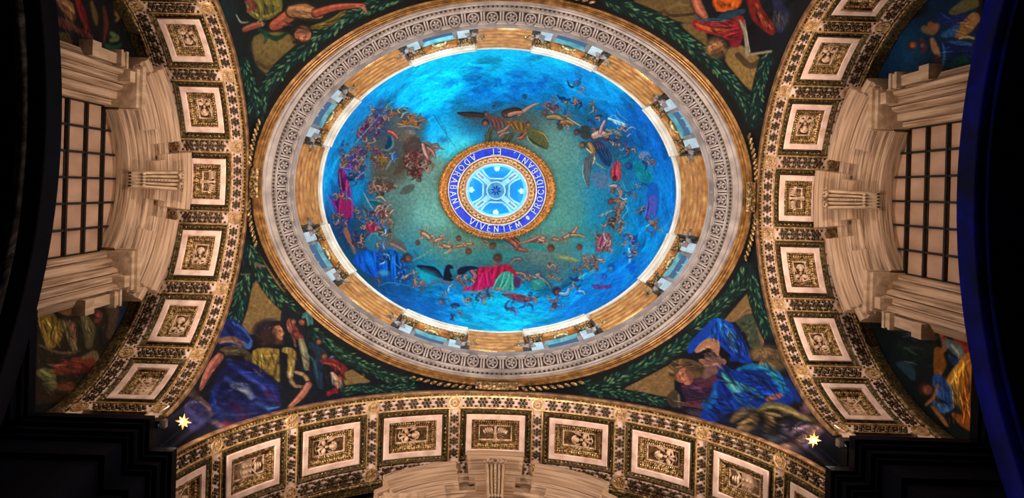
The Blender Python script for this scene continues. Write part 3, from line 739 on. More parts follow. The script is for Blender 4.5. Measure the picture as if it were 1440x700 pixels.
# lettering, the tops of the letters towards the lantern
GL = {'V': [[(0, 1), (.4, 0), (.8, 1)]], 'I': [[(.15, 0), (.15, 1)]], 'E': [[(.6, 0), (0.1, 0), (.1, 1), (.6, 1)], [(.1, .52), (.5, .52)]], 'N': [[(.1, 0), (.1, 1), (.75, 0), (.75, 1)]],
      'T': [[(.4, 0), (.4, 1)], [(0, 1), (.8, 1)]], 'M': [[(.05, 0), (.15, 1), (.5, .1), (.85, 1), (.95, 0)]], 'P': [[(.1, 0), (.1, 1), (.5, 1), (.62, .85), (.62, .65), (.5, .5), (.1, .5)]],
      'R': [[(.1, 0), (.1, 1), (.5, 1), (.62, .85), (.62, .65), (.5, .5), (.1, .5)], [(.35, .5), (.75, 0)]], 'O': [[(.45, 0), (.15, .15), (.03, .5), (.15, .85), (.45, 1), (.75, .85), (.87, .5), (.75, .15), (.45, 0)]],
      'C': [[(.8, .2), (.6, .03), (.35, .03), (.1, .25), (.05, .5), (.1, .75), (.35, .97), (.6, .97), (.8, .8)]], 'D': [[(.1, 0), (.1, 1), (.45, 1), (.72, .8), (.8, .5), (.72, .2), (.45, 0), (.1, 0)]],
      'B': [[(.1, 0), (.1, 1), (.45, 1), (.58, .88), (.58, .66), (.45, .53), (.1, .53)], [(.45, .53), (.65, .4), (.65, .15), (.5, 0), (.1, 0)]], 'A': [[(0, 0), (.4, 1), (.8, 0)], [(.15, .35), (.65, .35)]],
      '*': [[(.3, .2), (.3, .9)], [(0, .55), (.6, .55)], [(.1, .3), (.5, .8)], [(.5, .3), (.1, .8)]], ',': [[(.1, 0), (.2, .15)]], ' ': []}
WD = {'V': .85, 'I': .32, 'E': .68, 'N': .88, 'T': .82, 'M': 1.02, 'P': .72, 'R': .82, 'O': .94, 'C': .88, 'D': .9, 'B': .76, 'A': .84, '*': .8, ',': .3, ' ': .45}
def lettering(text, deg0, deg1):
    tot = sum(WD[c]+.16 for c in text); x = 0; H = .30
    for ch in text:
        wd = WD[ch]; t = math.radians(deg0+(deg1-deg0)*(x+wd/2)/tot); x += wd+.16
        if ch == ' ': continue
        a, b_, z = lev(61.6, 54.3, 38.98); o = Vector(ell(t, a, b_, z))
        up = -Vector((cos(t)/a, sin(t)/b_, 0)).normalized()
        right = Vector((a*sin(t), -b_*cos(t), 0)).normalized()
        mb = MB()
        for st in GL[ch]:
            for (x0, y0), (x1, y1) in zip(st, st[1:]):
                p = Vector((x0, y0)); q = Vector((x1, y1)); d = (q-p); nrm = Vector((-d.y, d.x)).normalized()*(.055 if abs(d.y) > abs(d.x)*.5 else .035); e = d.normalized()*.03
                pts = [p-e-nrm, q+e-nrm, q+e+nrm, p-e+nrm]
                mb.add([o+right*((v.x-wd/2)*H*1.05)+up*((v.y-.5)*H*1.15)+Vector((0, 0, dz)) for dz in (-.03, .06) for v in pts], BOXF)
        if ch not in '*,':
            for st in GL[ch]:      # serifs
                for (x0, y0) in (st[0], st[-1]):
                    if y0 in (0, 1):
                        mb.add([o+right*((x0-wd/2+sx)*H*1.05)+up*((y0+sy-.5)*H*1.15)+Vector((0, 0, dz)) for dz in (-.03, .06) for sx, sy in ((-.12, -.03), (.12, -.03), (.12, .03), (-.12, .03))], BOXF)
        mb.build('letter', 'letter_white', root)
lettering('VIVENTEM', 128, 53)
lettering('*', 46, 39)
lettering('PROCIDEBANT,', 34, -72)
lettering('ET', -86, -101)
lettering('ADORABANT', -120, -214)

root = thing('lantern', 'white and cyan lantern with four blue windows at the centre of the dome', 'lantern', (0, 0, 40))
mb = MB(); sweep(mb, [lev(41.5, 36, 40.0), lev(41, 35.5, 41.2), lev(38, 33.2, 42.0), lev(12.5, 12, 44.4)], n=96); mb.build('vault', 'lantern_cyan', root, True)
def lan(t, r, dz=0.0):
    """point on the lantern vault, r = 0 at the eye, 1 at the foot"""
    ap = 12.5+(38-12.5)*r; bp = 12+(33.2-12)*r; z = 44.4+(42-44.4)*r
    a, b_, z = lev(ap, bp, z); return Vector(ell(t, a, b_, z-dz))
for k in range(4):
    t = k*PI/2
    mb = MB(); q = [lan(t-.52, 1.02, .12), lan(t-.36, 1.02, .12), lan(t-.2, .98, .12), lan(t+.2, .98, .12), lan(t+.36, 1.02, .12), lan(t+.52, 1.02, .12), lan(t+.52, .66, .12), lan(t+.4, .38, .12), lan(t-.4, .38, .12), lan(t-.52, .66, .12)]
    mb.add(q, [tuple(range(10))]); mb.add([lan(t-.2, .98, .14), lan(t+.2, .98, .14), lan(t+.1, .80, .14), lan(t-.1, .80, .14)], [(0, 1, 2, 3)])
    pn = sub(mb.build('window_pane', 'lantern_pane', root))
    mb = MB()
    o_ = [lan(t-.56, 1.06, .18), lan(t-.56, .64, .18), lan(t-.46, .31, .18), lan(t+.46, .31, .18), lan(t+.56, .64, .18), lan(t+.56, 1.06, .18)]
    for p, q2 in zip(o_, o_[1:]): tube(mb, [p, q2], .05, 4)
    mb.build('window_frame', 'lantern_white', pn)
    mb = MB(); blob(mb, lan(t, .93, .2), (.22, .22, .1)); blob(mb, lan(t, .78, .2), (.13, .13, .1)); mb.build('shell', 'lantern_white', pn, True)
for k in range(4):
    t = PI/4+k*PI/2; mb = MB()
    grid(mb, [[lan(t-.13/(.35+r), r, .05), lan(t-.12/(.35+r), r, .22), lan(t+.12/(.35+r), r, .22), lan(t+.13/(.35+r), r, .05)] for r in (0.02, .3, .6, 1.05)])
    rb = sub(mb.build('rib', 'lantern_white', root))
    mb = MB(); grid(mb, [[lan(t-.06/(.35+r), r, .24), lan(t+.06/(.35+r), r, .24)] for r in (0.35, .6, .98)]); mb.build('rib_panel', 'stucco_grey', rb)
mb = MB(); sweep(mb, [lev(14.5, 13.8, 44.1), lev(13.8, 13.2, 43.95), lev(12, 11.4, 43.95), lev(11.6, 11, 44.1)], n=48); mb.build('eye_rim', 'lantern_white', root)
mb = MB(); sweep(mb, [lev(12.5, 12, 44.3), lev(.2, .2, 44.35)], n=32); ey = sub(mb.build('eye', 'lantern_cyan', root))
mb = MB()
for k in range(8):
    a = k*PI/4+.2; c = Vector((0, 0, 44.25)); d = Vector((cos(a), sin(a), 0)); e = Vector((-sin(a), cos(a), 0))
    mb.add([c+d*.05, c+d*.2+e*.05, c+d*.38, c+d*.2-e*.05, c+d*.2+Vector((0, 0, -.06))], [(0, 1, 4), (1, 2, 4), (2, 3, 4), (3, 0, 4)])
mb.build('star', 'enamel_blue', ey)

# ================================================================== SMALL FIXTURES
for s, lab in ((-1, 'left'), (1, 'right')):
    mb = MB(); c = Vector((s*8.86-.06, 6.78, 19.0))
    z = Vector((0, 0, 1))
    for k in range(8):
        a = k*PI/4+.1; d = Vector((cos(a), sin(a), 0)); e = Vector((-sin(a), cos(a), 0)); r = .24 if k % 2 == 0 else .19
        mb.add([c+d*.03-e*.03, c+d*.09+e*.035, c+d*r, c+d*.09-e*.035, c+d*.13-z*.07, c+d*.13+z*.03], [(1, 2, 4), (2, 3, 4), (3, 0, 4), (0, 1, 4), (1, 2, 5), (2, 3, 5), (3, 0, 5)])
    blob(mb, c-z*.02, (.07, .07, .07))
    st = tag(mb.build('star_ornament', 'rim_gilt'), 'small gilded eight-rayed star in the dark corner at the lower %s' % lab, 'star', 'gilded stars in the lower corners')
    root = thing('floodlight', 'small white floodlight on the dark cornice at the lower %s' % lab, 'lamp', (s*9.05, 6.45, 17.7), 'floodlights on the cornice')
    mb = MB(); box(mb, s*9.05-.16, s*9.05+.16, 6.35, 6.55, 17.78, 17.98); mb.build('housing', 'iron', root)
    mb = MB(); box(mb, s*9.05-.13, s*9.05+.13, 6.38, 6.52, 17.98, 18.0); mb.build('lens', 'lamp_face', root)
    mb = MB(); tube(mb, [(s*9.05, 6.45, 17.7), (s*9.05, 6.45, 17.8)], .04); mb.build('foot', 'iron', root)
    mb = MB(); tube(mb, [(s*9.0, 6.1, 17.72), (s*9.02, 6.12, 18.3)], .015, 4); mb.build('rod', 'marble_frame', root)
# ================================================================== CARTOON OF THE MOSAICS (brushwork drawn stroke by stroke, in sRGB)
SS, M0 = 2, 40
CAN = np.zeros(((700+2*M0)*SS, (1440+2*M0)*SS, 3), np.float32)+.05
G_DOME, G_PEND, G_LUN = 1.0, 1.0, 1.0
rng = np.random.default_rng(5)
TX, TY, TK = 0.0, 0.0, 1.0
def tile(x, y, k):
    global TX, TY, TK
    TX, TY, TK = x, y, k
def cpt(p): return ((TX+p[0]/TK+M0)*SS, (TY+p[1]/TK+M0)*SS)
def col(c): return np.array(c, np.float32)/255
def lit(c, k): return tuple(min(255, v*k+(18*(k-1) if k > 1 else 0)) for v in c)
def smooth(p):
    if len(p) < 3: return p
    o = []
    for i in range(len(p)-1):
        a, b_, c, d = p[max(i-1, 0)], p[i], p[i+1], p[min(i+2, len(p)-1)]
        for t in (0, .25, .5, .75):
            o.append(tuple(.5*((2*b_[k])+(-a[k]+c[k])*t+(2*a[k]-5*b_[k]+4*c[k]-d[k])*t*t+(-a[k]+3*b_[k]-3*c[k]+d[k])*t**3) for k in range(2)))
    o.append(p[-1]); return o
def S(pts, wd, c, a=1.0, e=.8, taper=False):
    """brush stroke through pts (tile units), width in tile units, e = soft edge in canvas px"""
    P = np.array([cpt(p) for p in smooth(pts)]); n = len(P)
    W = np.interp(np.linspace(0, 1, n), np.linspace(0, 1, len(wd)), wd) if isinstance(wd, (list, tuple)) else np.full(n, float(wd))
    if taper: W = W*np.sin(np.linspace(.12, PI-.12, n))
    W = np.maximum(W/TK*SS/2, .45); g = W.max()+e+1
    x0, y0 = np.floor(P.min(0)-g).astype(int); x1, y1 = np.ceil(P.max(0)+g).astype(int)
    x0, y0 = max(x0, 0), max(y0, 0); x1, y1 = min(x1, CAN.shape[1]-1), min(y1, CAN.shape[0]-1)
    if x1 <= x0 or y1 <= y0: return
    X, Y = np.meshgrid(np.arange(x0, x1, dtype=np.float32), np.arange(y0, y1, dtype=np.float32))
    m = np.zeros_like(X)
    for i in range(n-1):
        ax, ay = P[i]; dx, dy = P[i+1]-P[i]; L = dx*dx+dy*dy+1e-6
        t = np.clip(((X-ax)*dx+(Y-ay)*dy)/L, 0, 1); d = np.hypot(X-ax-t*dx, Y-ay-t*dy)-(W[i]+(W[i+1]-W[i])*t)
        m = np.maximum(m, np.clip(.5-d/(2*e), 0, 1))
    R_ = CAN[y0:y1, x0:x1]; m = (m*a)[..., None]; R_ += (col(c)-R_)*m
def PG(pts, c, a=1.0, e=1.2, sm=True):
    p = list(pts)
    if sm: p = smooth([p[-1]]+p+[p[0], p[1]])[4:-4]
    P = np.array([cpt(q) for q in p])
    x0, y0 = np.floor(P.min(0)-3).astype(int); x1, y1 = np.ceil(P.max(0)+3).astype(int)
    x0, y0 = max(x0, 0), max(y0, 0); x1, y1 = min(x1, CAN.shape[1]-1), min(y1, CAN.shape[0]-1)
    if x1 <= x0 or y1 <= y0: return
    X, Y = np.meshgrid(np.arange(x0, x1)+.0, np.arange(y0, y1)+.0); ins = np.zeros(X.shape, bool); dm = np.full(X.shape, 1e9)
    n = len(P)
    for i in range(n):
        ax, ay = P[i]; bx, by = P[(i+1) % n]
        if ay != by:
            cnd = ((ay > Y) != (by > Y)) & (X < (bx-ax)*(Y-ay)/(by-ay)+ax); ins ^= cnd
        dx, dy = bx-ax, by-ay; L = dx*dx+dy*dy+1e-6; t = np.clip(((X-ax)*dx+(Y-ay)*dy)/L, 0, 1); dm = np.minimum(dm, np.hypot(X-ax-t*dx, Y-ay-t*dy))
    sd = np.where(ins, dm, -dm); m = np.clip(.5+sd/(2*e), 0, 1)
    R_ = CAN[y0:y1, x0:x1]; m = (m*a)[..., None]; R_ += (col(c)-R_)*m
def B(x, y, rx, ry, deg, c, a=1.0, soft=.25):
    cx, cy = cpt((x, y)); rx, ry = rx/TK*SS, ry/TK*SS; g = int(max(rx, ry)*(1+soft)+3)
    x0, y0, x1, y1 = max(int(cx)-g, 0), max(int(cy)-g, 0), min(int(cx)+g, CAN.shape[1]-1), min(int(cy)+g, CAN.shape[0]-1)
    if x1 <= x0 or y1 <= y0: return
    X, Y = np.meshgrid(np.arange(x0, x1)-cx, np.arange(y0, y1)-cy); t = math.radians(deg)
    u = (X*cos(t)+Y*sin(t))/max(rx, .6); v = (-X*sin(t)+Y*cos(t))/max(ry, .6); d = np.hypot(u, v)
    m = np.clip((1+soft-d)/(2*soft), 0, 1)[..., None]*a; R_ = CAN[y0:y1, x0:x1]; R_ += (col(c)-R_)*m
def LIMB(pts, w_, c, dark=None):
    """a rounded form: dark contour, body colour, highlight along one side"""
    dark = dark or lit(c, .35)
    ww = w_ if isinstance(w_, (list, tuple)) else [w_]*2
    S(pts, [v*1.35 for v in ww], dark, .9); S(pts, ww, c); 
    o = max(ww)*.16
    S([(x-o, y-o) for x, y in pts], [v*.35 for v in ww], lit(c, 1.35), .7)
def HEAD(x, y, r, skin=(170, 112, 92), hair=(50, 32, 26), deg=90):
    t = math.radians(deg); fx, fy = cos(t), sin(t)      # direction the face looks
    r *= .82; skin = lit(skin, .86)
    B(x, y, r*1.1, r*1.0, deg, hair, .85, .35); B(x+fx*r*.35, y+fy*r*.35, r*.78, r*.7, deg, skin); B(x+fx*r*.3-fy*r*.2, y+fy*r*.3+fx*r*.2, r*.35, r*.25, deg, lit(skin, 1.25), .8)
    for s_ in (-1, 1): B(x+fx*r*.45-fy*s_*r*.28, y+fy*r*.45+fx*s_*r*.28, r*.13, r*.1, 0, lit(skin, .4), .8)
    B(x+fx*r*.85, y+fy*r*.85, r*.18, r*.1, deg+90, lit(skin, .55), .7)
def DRAPE(top, bot, c, n=6, k1=.4, k2=1.4, a=1.0):
    """cloth between two edges with alternating dark and light folds"""
    PG(list(top)+list(bot)[::-1], c, a)
    T_ = smooth(list(top)); B_ = smooth(list(bot))
    for i in range(n):
        f = (i+.5)/n+rng.uniform(-.3, .3)/n; p = T_[int(f*(len(T_)-1))]; g = min(max(f+rng.uniform(-.12, .12), 0), 1); q_ = B_[int(g*(len(B_)-1))]
        mid = ((p[0]+q_[0])/2+rng.uniform(-.1, .1)*abs(q_[1]-p[1]), (p[1]+q_[1])/2+rng.uniform(-.1, .1)*abs(q_[0]-p[0]))
        wd = np.hypot(q_[0]-p[0], q_[1]-p[1])*.07
        kk = k1 if i % 2 == 0 else k2
        S([p, mid, q_], [wd*.4, wd*1.2, wd*.5], lit(c, kk), .65, 1.6)
def WING(root, tip, w_, c, n=7, side=1):
    rx, ry = root; tx, ty = tip; dx, dy = tx-rx, ty-ry; L = math.hypot(dx, dy); nx, ny = -dy/L*side, dx/L*side
    for i in range(n):
        f = .25+.75*i/(n-1); bx, by = rx+dx*f*.75, ry+dy*f*.75
        ex, ey = bx+dx*.22+nx*w_*(1-.5*f), by+dy*.22+ny*w_*(1-.5*f)
        S([(bx, by), ((bx+ex)/2+nx*2, (by+ey)/2+ny*2), (ex, ey)], [L*.09, L*.13, L*.03], lit(c, .8+.5*(i % 2)), .95)
    S([root, (rx+dx*.5-nx*w_*.1, ry+dy*.5-ny*w_*.1), tip], [L*.12, L*.08, L*.03], lit(c, 1.25)); S([(rx-nx*3, ry-ny*3), (tx-nx*3, ty-ny*3)], L*.02, lit(c, .4), .7)
FL = (168, 122, 100); FL2 = (140, 92, 76); DK = (44, 30, 28)
def PUTTO(x, y, deg, s, skin=FL, hair=(70, 46, 34), wing=None, seed=None):
    """small flying figure, body axis at deg (towards the head), size s = body length"""
    r = np.random.default_rng(seed if seed is not None else int(x*7+y*13)); t = math.radians(deg); ux, uy = cos(t), sin(t); vx, vy = -uy, ux
    q = lambda a, b_: (x+ux*a*s+vx*b_*s, y+uy*a*s+vy*b_*s)
    if wing:
        for sd in (-1, 1):
            if r.random() < .8: WING(q(.15, sd*.1), q(.0+r.uniform(-.4, .4), sd*.75), s*.25, wing, 5, sd)
    f = r.choice([-1, 1])
    LIMB([q(-.3, f*.08), q(-.55, f*.28), q(-.95, f*.15)], [.2*s, .17*s, .07*s], skin); LIMB([q(-.3, -f*.06), q(-.7, -f*.15), q(-1.0, -f*.35)], [.2*s, .15*s, .06*s], lit(skin, .85))
    LIMB([q(.25, f*.1), q(.3, f*.4), q(.45, f*.62)], [.13*s, .1*s, .06*s], skin); LIMB([q(.25, -f*.1), q(.05, -f*.38), q(.25, -f*.55)], [.12*s, .1*s, .06*s], skin)
    LIMB([q(-.35, 0), q(0, .03*f), q(.28, 0)], [.3*s, .27*s, .3*s], skin)
    HEAD(*q(.52, 0), .17*s, lit(skin, 1.1), hair, deg+r.uniform(-70, 70))
def CROWD(x, y, rx, ry, n, pal, s, seed=0, deg=0):
    """a knot of small figures: heads, limbs and bits of cloth"""
    r = np.random.default_rng(seed); t0 = math.radians(deg)
    for i in range(n):
        a = r.uniform(0, 2*PI); f = math.sqrt(r.uniform(0, 1)); u, v = rx*f*cos(a), ry*f*sin(a); px, py = x+u*cos(t0)-v*sin(t0), y+u*sin(t0)+v*cos(t0)
        c = pal[r.integers(len(pal))]; k = r.random(); d = r.uniform(0, 2*PI)
        if k < .42:
            l = s*r.uniform(.7, 1.5); S([(px, py), (px+l*.5*cos(d)+s*.1, py+l*.5*sin(d)), (px+l*cos(d+.5), py+l*sin(d+.5))], [s*.42, s*.36, s*.14], lit(c, .35), .85)
            S([(px, py), (px+l*.5*cos(d)+s*.1, py+l*.5*sin(d)), (px+l*cos(d+.5), py+l*sin(d+.5))], [s*.3, s*.26, s*.08], lit(c, r.uniform(.8, 1.25)))
        elif k < .7: LIMB([(px, py), (px+s*.5*cos(d), py+s*.5*sin(d)), (px+s*.8*cos(d+.9), py+s*.8*sin(d+.9))], [s*.26, s*.2, s*.12], FL if r.random() < .5 else FL2)
        else: HEAD(px, py, s*.22, lit(FL, r.uniform(.8, 1.1)), DK, math.degrees(d))
def RBF(box_, pts, sig=26.0, mask=None):
    x0, y0, x1, y1 = box_; st = 2
    X, Y = np.meshgrid(np.arange(x0, x1, st, dtype=np.float32), np.arange(y0, y1, st, dtype=np.float32)); A = np.zeros((*X.shape, 3), np.float32); Wt = np.zeros(X.shape, np.float32)
    for p in pts:
        s_ = p[3] if len(p) > 3 else sig; g = np.exp(-((X-p[0])**2+(Y-p[1])**2)/(2*s_*s_))+1e-9/(1+(X-p[0])**2+(Y-p[1])**2); A += g[..., None]*col(p[2]); Wt += g
    A /= Wt[..., None]; A = np.repeat(np.repeat(A, st*SS, 0), st*SS, 1); H = min(A.shape[0], int((y1-y0)*SS)); Wd = min(A.shape[1], int((x1-x0)*SS))
    ys, xs = int((y0+M0)*SS), int((x0+M0)*SS); A = A[:H, :Wd]
    if mask is None: CAN[ys:ys+H, xs:xs+Wd] = A
    else:
        m = mask(np.meshgrid(np.arange(xs, xs+Wd)/SS-M0, np.arange(ys, ys+H)/SS-M0)); CAN[ys:ys+H, xs:xs+Wd] = np.where(m[..., None], A, CAN[ys:ys+H, xs:xs+Wd])
def at(x, y): return CAN[int((y+M0)*SS), int((x+M0)*SS)]*255
def BRUSH(n, fn, amp, ln, wd, al=.5, sat=None):
    """loose brushwork: fn gives a position and direction; each dab varies the colour that lies there"""
    tile(0, 0, 1)
    for i in range(n):
        x, y, d = fn(); c = at(x, y)*(1+rng.uniform(-amp, amp))+(0 if sat is None else rng.uniform(-sat, sat)*np.array([.3, .8, 1.0])); l = rng.uniform(.5, 1)*ln; w_ = rng.uniform(.4, 1)*wd; d += rng.uniform(-.45, .45)
        S([(x-l*.5*cos(d), y-l*.5*sin(d)), (x+rng.uniform(-1, 1), y+rng.uniform(-1, 1)), (x+l*.5*cos(d), y+l*.5*sin(d))], [w_*.4, w_, w_*.3], tuple(np.clip(c, 0, 255)), al*rng.uniform(.5, 1), 1.2)

# ---- ground of the dome; cyan wedge and bright rim are painted window light
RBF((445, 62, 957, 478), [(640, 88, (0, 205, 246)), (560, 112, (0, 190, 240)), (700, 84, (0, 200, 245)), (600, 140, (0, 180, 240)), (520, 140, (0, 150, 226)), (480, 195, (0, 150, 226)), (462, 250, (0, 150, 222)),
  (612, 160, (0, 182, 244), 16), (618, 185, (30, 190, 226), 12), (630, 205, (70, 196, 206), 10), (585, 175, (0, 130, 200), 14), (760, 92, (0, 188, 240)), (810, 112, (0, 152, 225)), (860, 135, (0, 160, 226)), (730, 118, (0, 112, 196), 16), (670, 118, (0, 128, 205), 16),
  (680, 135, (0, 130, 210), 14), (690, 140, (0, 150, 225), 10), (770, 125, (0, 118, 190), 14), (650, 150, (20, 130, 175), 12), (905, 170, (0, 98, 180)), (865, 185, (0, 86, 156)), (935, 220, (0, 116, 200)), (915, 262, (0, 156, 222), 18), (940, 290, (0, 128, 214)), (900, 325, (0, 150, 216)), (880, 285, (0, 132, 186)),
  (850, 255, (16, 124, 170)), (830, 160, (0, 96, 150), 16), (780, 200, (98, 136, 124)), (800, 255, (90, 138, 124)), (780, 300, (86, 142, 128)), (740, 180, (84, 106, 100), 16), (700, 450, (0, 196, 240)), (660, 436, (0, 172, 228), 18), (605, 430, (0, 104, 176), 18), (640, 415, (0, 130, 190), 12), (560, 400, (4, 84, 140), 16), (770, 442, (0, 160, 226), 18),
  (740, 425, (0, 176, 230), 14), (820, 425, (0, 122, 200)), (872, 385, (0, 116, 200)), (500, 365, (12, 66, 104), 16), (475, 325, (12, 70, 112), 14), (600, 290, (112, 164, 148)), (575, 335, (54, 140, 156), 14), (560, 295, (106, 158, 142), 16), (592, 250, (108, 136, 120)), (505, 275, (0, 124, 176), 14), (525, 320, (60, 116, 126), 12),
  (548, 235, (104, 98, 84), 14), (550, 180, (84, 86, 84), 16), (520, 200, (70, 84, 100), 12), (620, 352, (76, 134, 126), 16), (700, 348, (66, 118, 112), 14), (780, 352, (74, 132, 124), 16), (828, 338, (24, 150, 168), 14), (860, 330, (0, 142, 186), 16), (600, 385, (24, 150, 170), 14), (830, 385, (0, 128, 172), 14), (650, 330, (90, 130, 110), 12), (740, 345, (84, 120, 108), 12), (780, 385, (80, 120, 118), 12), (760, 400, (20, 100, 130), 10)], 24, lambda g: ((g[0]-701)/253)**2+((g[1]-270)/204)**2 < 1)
def on_dome(r0, r1):
    def f():
        a = rng.uniform(0, 2*PI); r = math.sqrt(rng.uniform(r0*r0, r1*r1)); x, y = 701+248*r*cos(a), 270+199*r*sin(a)
        return x, y, math.atan2(199*cos(a), -248*sin(a))
    return f
BRUSH(420, on_dome(.62, 1.0), .42, 46, 13, .5, 16); BRUSH(2600, on_dome(.62, 1.0), .28, 15, 3.4, .55, 14); BRUSH(900, on_dome(.3, .7), .10, 10, 3.0, .4, 5); BRUSH(1300, on_dome(.72, 1.0), .42, 10, 1.6, .5, 26)
tile(0, 0, 1)
for (x, y, rx, ry, dg, c, a) in ((868, 265, 26, 60, 10, (60, 110, 116), .5), (860, 215, 30, 26, 0, (60, 84, 96), .55), (820, 170, 50, 20, 25, (50, 80, 92), .5), (700, 170, 60, 22, 0, (66, 74, 72), .6), (840, 345, 40, 22, -35, (84, 110, 112), .5), (760, 362, 50, 24, 5, (84, 104, 100), .55), (700, 385, 70, 24, 0, (40, 84, 100), .5),
                             (545, 300, 28, 50, 10, (84, 96, 92), .6), (510, 300, 22, 60, 10, (40, 70, 100), .5), (530, 200, 50, 40, -40, (84, 86, 90), .5), (610, 335, 60, 14, 12, (96, 110, 96), .4), (560, 375, 50, 26, 10, (14, 70, 120), .5), (480, 290, 16, 40, 0, (40, 50, 100), .5), (905, 270, 20, 50, 0, (30, 100, 150), .45), (800, 330, 50, 12, -5, (90, 110, 96), .4)):
    B(x, y, rx, ry, dg, c, a, .6)
# clouds of deep blue at the top, and the dark seams in the painted shaft of light
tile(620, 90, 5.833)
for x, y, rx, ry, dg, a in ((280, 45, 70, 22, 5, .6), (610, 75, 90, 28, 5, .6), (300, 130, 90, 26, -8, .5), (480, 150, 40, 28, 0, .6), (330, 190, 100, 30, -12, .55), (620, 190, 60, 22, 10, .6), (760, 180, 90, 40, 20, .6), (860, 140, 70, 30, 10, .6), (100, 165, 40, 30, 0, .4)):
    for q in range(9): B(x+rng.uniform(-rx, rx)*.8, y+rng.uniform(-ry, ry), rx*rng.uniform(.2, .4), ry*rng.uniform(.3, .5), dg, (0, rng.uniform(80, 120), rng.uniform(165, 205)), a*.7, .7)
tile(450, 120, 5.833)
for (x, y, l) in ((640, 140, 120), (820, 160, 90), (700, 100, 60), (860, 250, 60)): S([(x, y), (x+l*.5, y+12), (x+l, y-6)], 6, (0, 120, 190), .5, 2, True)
# ---- top: soaring angel over the wreath
tile(620, 90, 5.833)
PG([(250, 460), (310, 500), (420, 480), (500, 380), (420, 400)], (70, 74, 66), .4)
PG([(130, 395), (200, 395), (340, 400), (350, 440), (240, 448), (170, 430)], (62, 48, 46)); S([(150, 418), (240, 440), (330, 440)], [3, 6, 3], (128, 112, 100), .8)
S([(140, 398), (240, 394), (345, 405)], [8, 12, 10], (26, 22, 30), .8)
PG([(500, 380), (600, 350), (660, 370), (640, 410), (560, 440), (500, 430)], (76, 52, 44)); S([(505, 390), (600, 362), (655, 372)], 8, (30, 24, 32), .8)
S([(520, 420), (580, 410), (640, 400)], [6, 14, 6], (140, 112, 84), .8)
LIMB([(640, 410), (700, 370), (760, 335), (805, 322)], [34, 24, 15, 8], (178, 126, 106)); LIMB([(560, 415), (610, 400), (660, 395)], [34, 30, 22], (160, 112, 92))
PG([(370, 420), (450, 430), (520, 455), (490, 520), (440, 540), (400, 470)], (110, 66, 58)); 
for k in range(7): S([(400+16*k, 440+4*k), (420+16*k, 480), (430+15*k, 520)], [4, 7, 3], (160, 108, 96) if k % 2 else (60, 34, 32), .7)
PG([(520, 470), (600, 460), (690, 480), (700, 560), (640, 560), (560, 520)], (124, 84, 46)); 
for k in range(7): S([(530+24*k, 475), (560+20*k, 500+4*k), (590+14*k, 540)], [5, 8, 3], (176, 132, 74) if k % 2 else (66, 40, 24), .8)
HEAD(365, 478, 34, (168, 96, 74), (44, 24, 20), 100); HEAD(365, 405, 26, (150, 90, 74), (60, 30, 26), 20); HEAD(715, 492, 25, (176, 108, 70), (90, 50, 30), 60)
HEAD(670, 590, 28, (150, 92, 64), (60, 36, 26), 60); LIMB([(470, 560), (520, 540), (560, 500)], [22, 24, 16], (150, 100, 84)); LIMB([(480, 590), (510, 570), (560, 560)], [16, 14, 10], (160, 108, 90)); LIMB([(620, 610), (660, 600), (700, 560)], [16, 20, 14], (150, 84, 60))
PG([(360, 590), (385, 530), (430, 510), (420, 570), (400, 660), (375, 670)], (72, 74, 58)); 
for k in range(4): S([(430-14*k, 520), (400-8*k, 570), (385, 660)], [3, 5, 2], (140, 136, 108) if k % 2 else (34, 34, 26), .7)
PG([(490, 640), (520, 590), (580, 560), (600, 590), (560, 640), (510, 655)], (74, 74, 58)); 
for k in range(5): S([(500+12*k, 645-6*k), (530+10*k, 600-4*k), (590, 575)], [3, 5, 2], (150, 142, 112) if k % 2 else (34, 34, 26), .7)
PG([(700, 530), (790, 530), (870, 590), (880, 690), (840, 690), (740, 640)], (88, 86, 48)); S([(720, 600), (760, 640), (850, 690)], [10, 16, 8], (40, 44, 26), .8); S([(790, 545), (850, 580), (880, 640)], [5, 8, 4], (190, 168, 124), .8); S([(705, 590), (730, 640), (790, 680)], [5, 8, 4], (170, 160, 120), .8)
S([(740, 540), (800, 560), (860, 640)], [8, 14, 6], (120, 98, 46), .8); HEAD(685, 262, 22, (70, 100, 100), (20, 50, 80), 60); B(470, 330, 40, 26, 0, (20, 80, 110), .6); HEAD(430, 350, 18, (90, 110, 120), (10, 50, 80), 90)
S([(130, 320), (220, 360), (330, 380)], 5, (0, 90, 120), .5)
# ---- upper right: angels
tile(760, 110, 5.833)
CROWD(110, 240, 70, 30, 14, [(120, 100, 110), (90, 80, 100)], 50, 2); HEAD(35, 285, 32, (120, 90, 90), (70, 56, 60), 200); HEAD(65, 215, 20, (130, 110, 130), (60, 60, 90), 90); HEAD(130, 232, 22, (120, 80, 120), (40, 30, 80), 90)
LIMB([(60, 320), (130, 315), (200, 350), (280, 370)], [26, 40, 36, 20], (140, 108, 74)); LIMB([(200, 310), (260, 350), (330, 390)], [10, 16, 8], (150, 136, 110)); HEAD(160, 398, 28, (120, 92, 60), (44, 40, 26), 110); LIMB([(170, 360), (220, 350), (270, 380)], [20, 26, 14], (150, 104, 66))
HEAD(298, 440, 28, (130, 70, 66), (40, 24, 24), 120); PG([(330, 400), (390, 390), (410, 450), (390, 500), (330, 480)], (60, 58, 52), .9)
LIMB([(440, 470), (490, 450), (540, 470)], [50, 60, 40], (176, 138, 120)); LIMB([(490, 440), (500, 400), (525, 350)], [26, 22, 20], (170, 132, 140)); LIMB([(520, 470), (590, 450), (640, 460)], [20, 18, 14], (150, 110, 90))
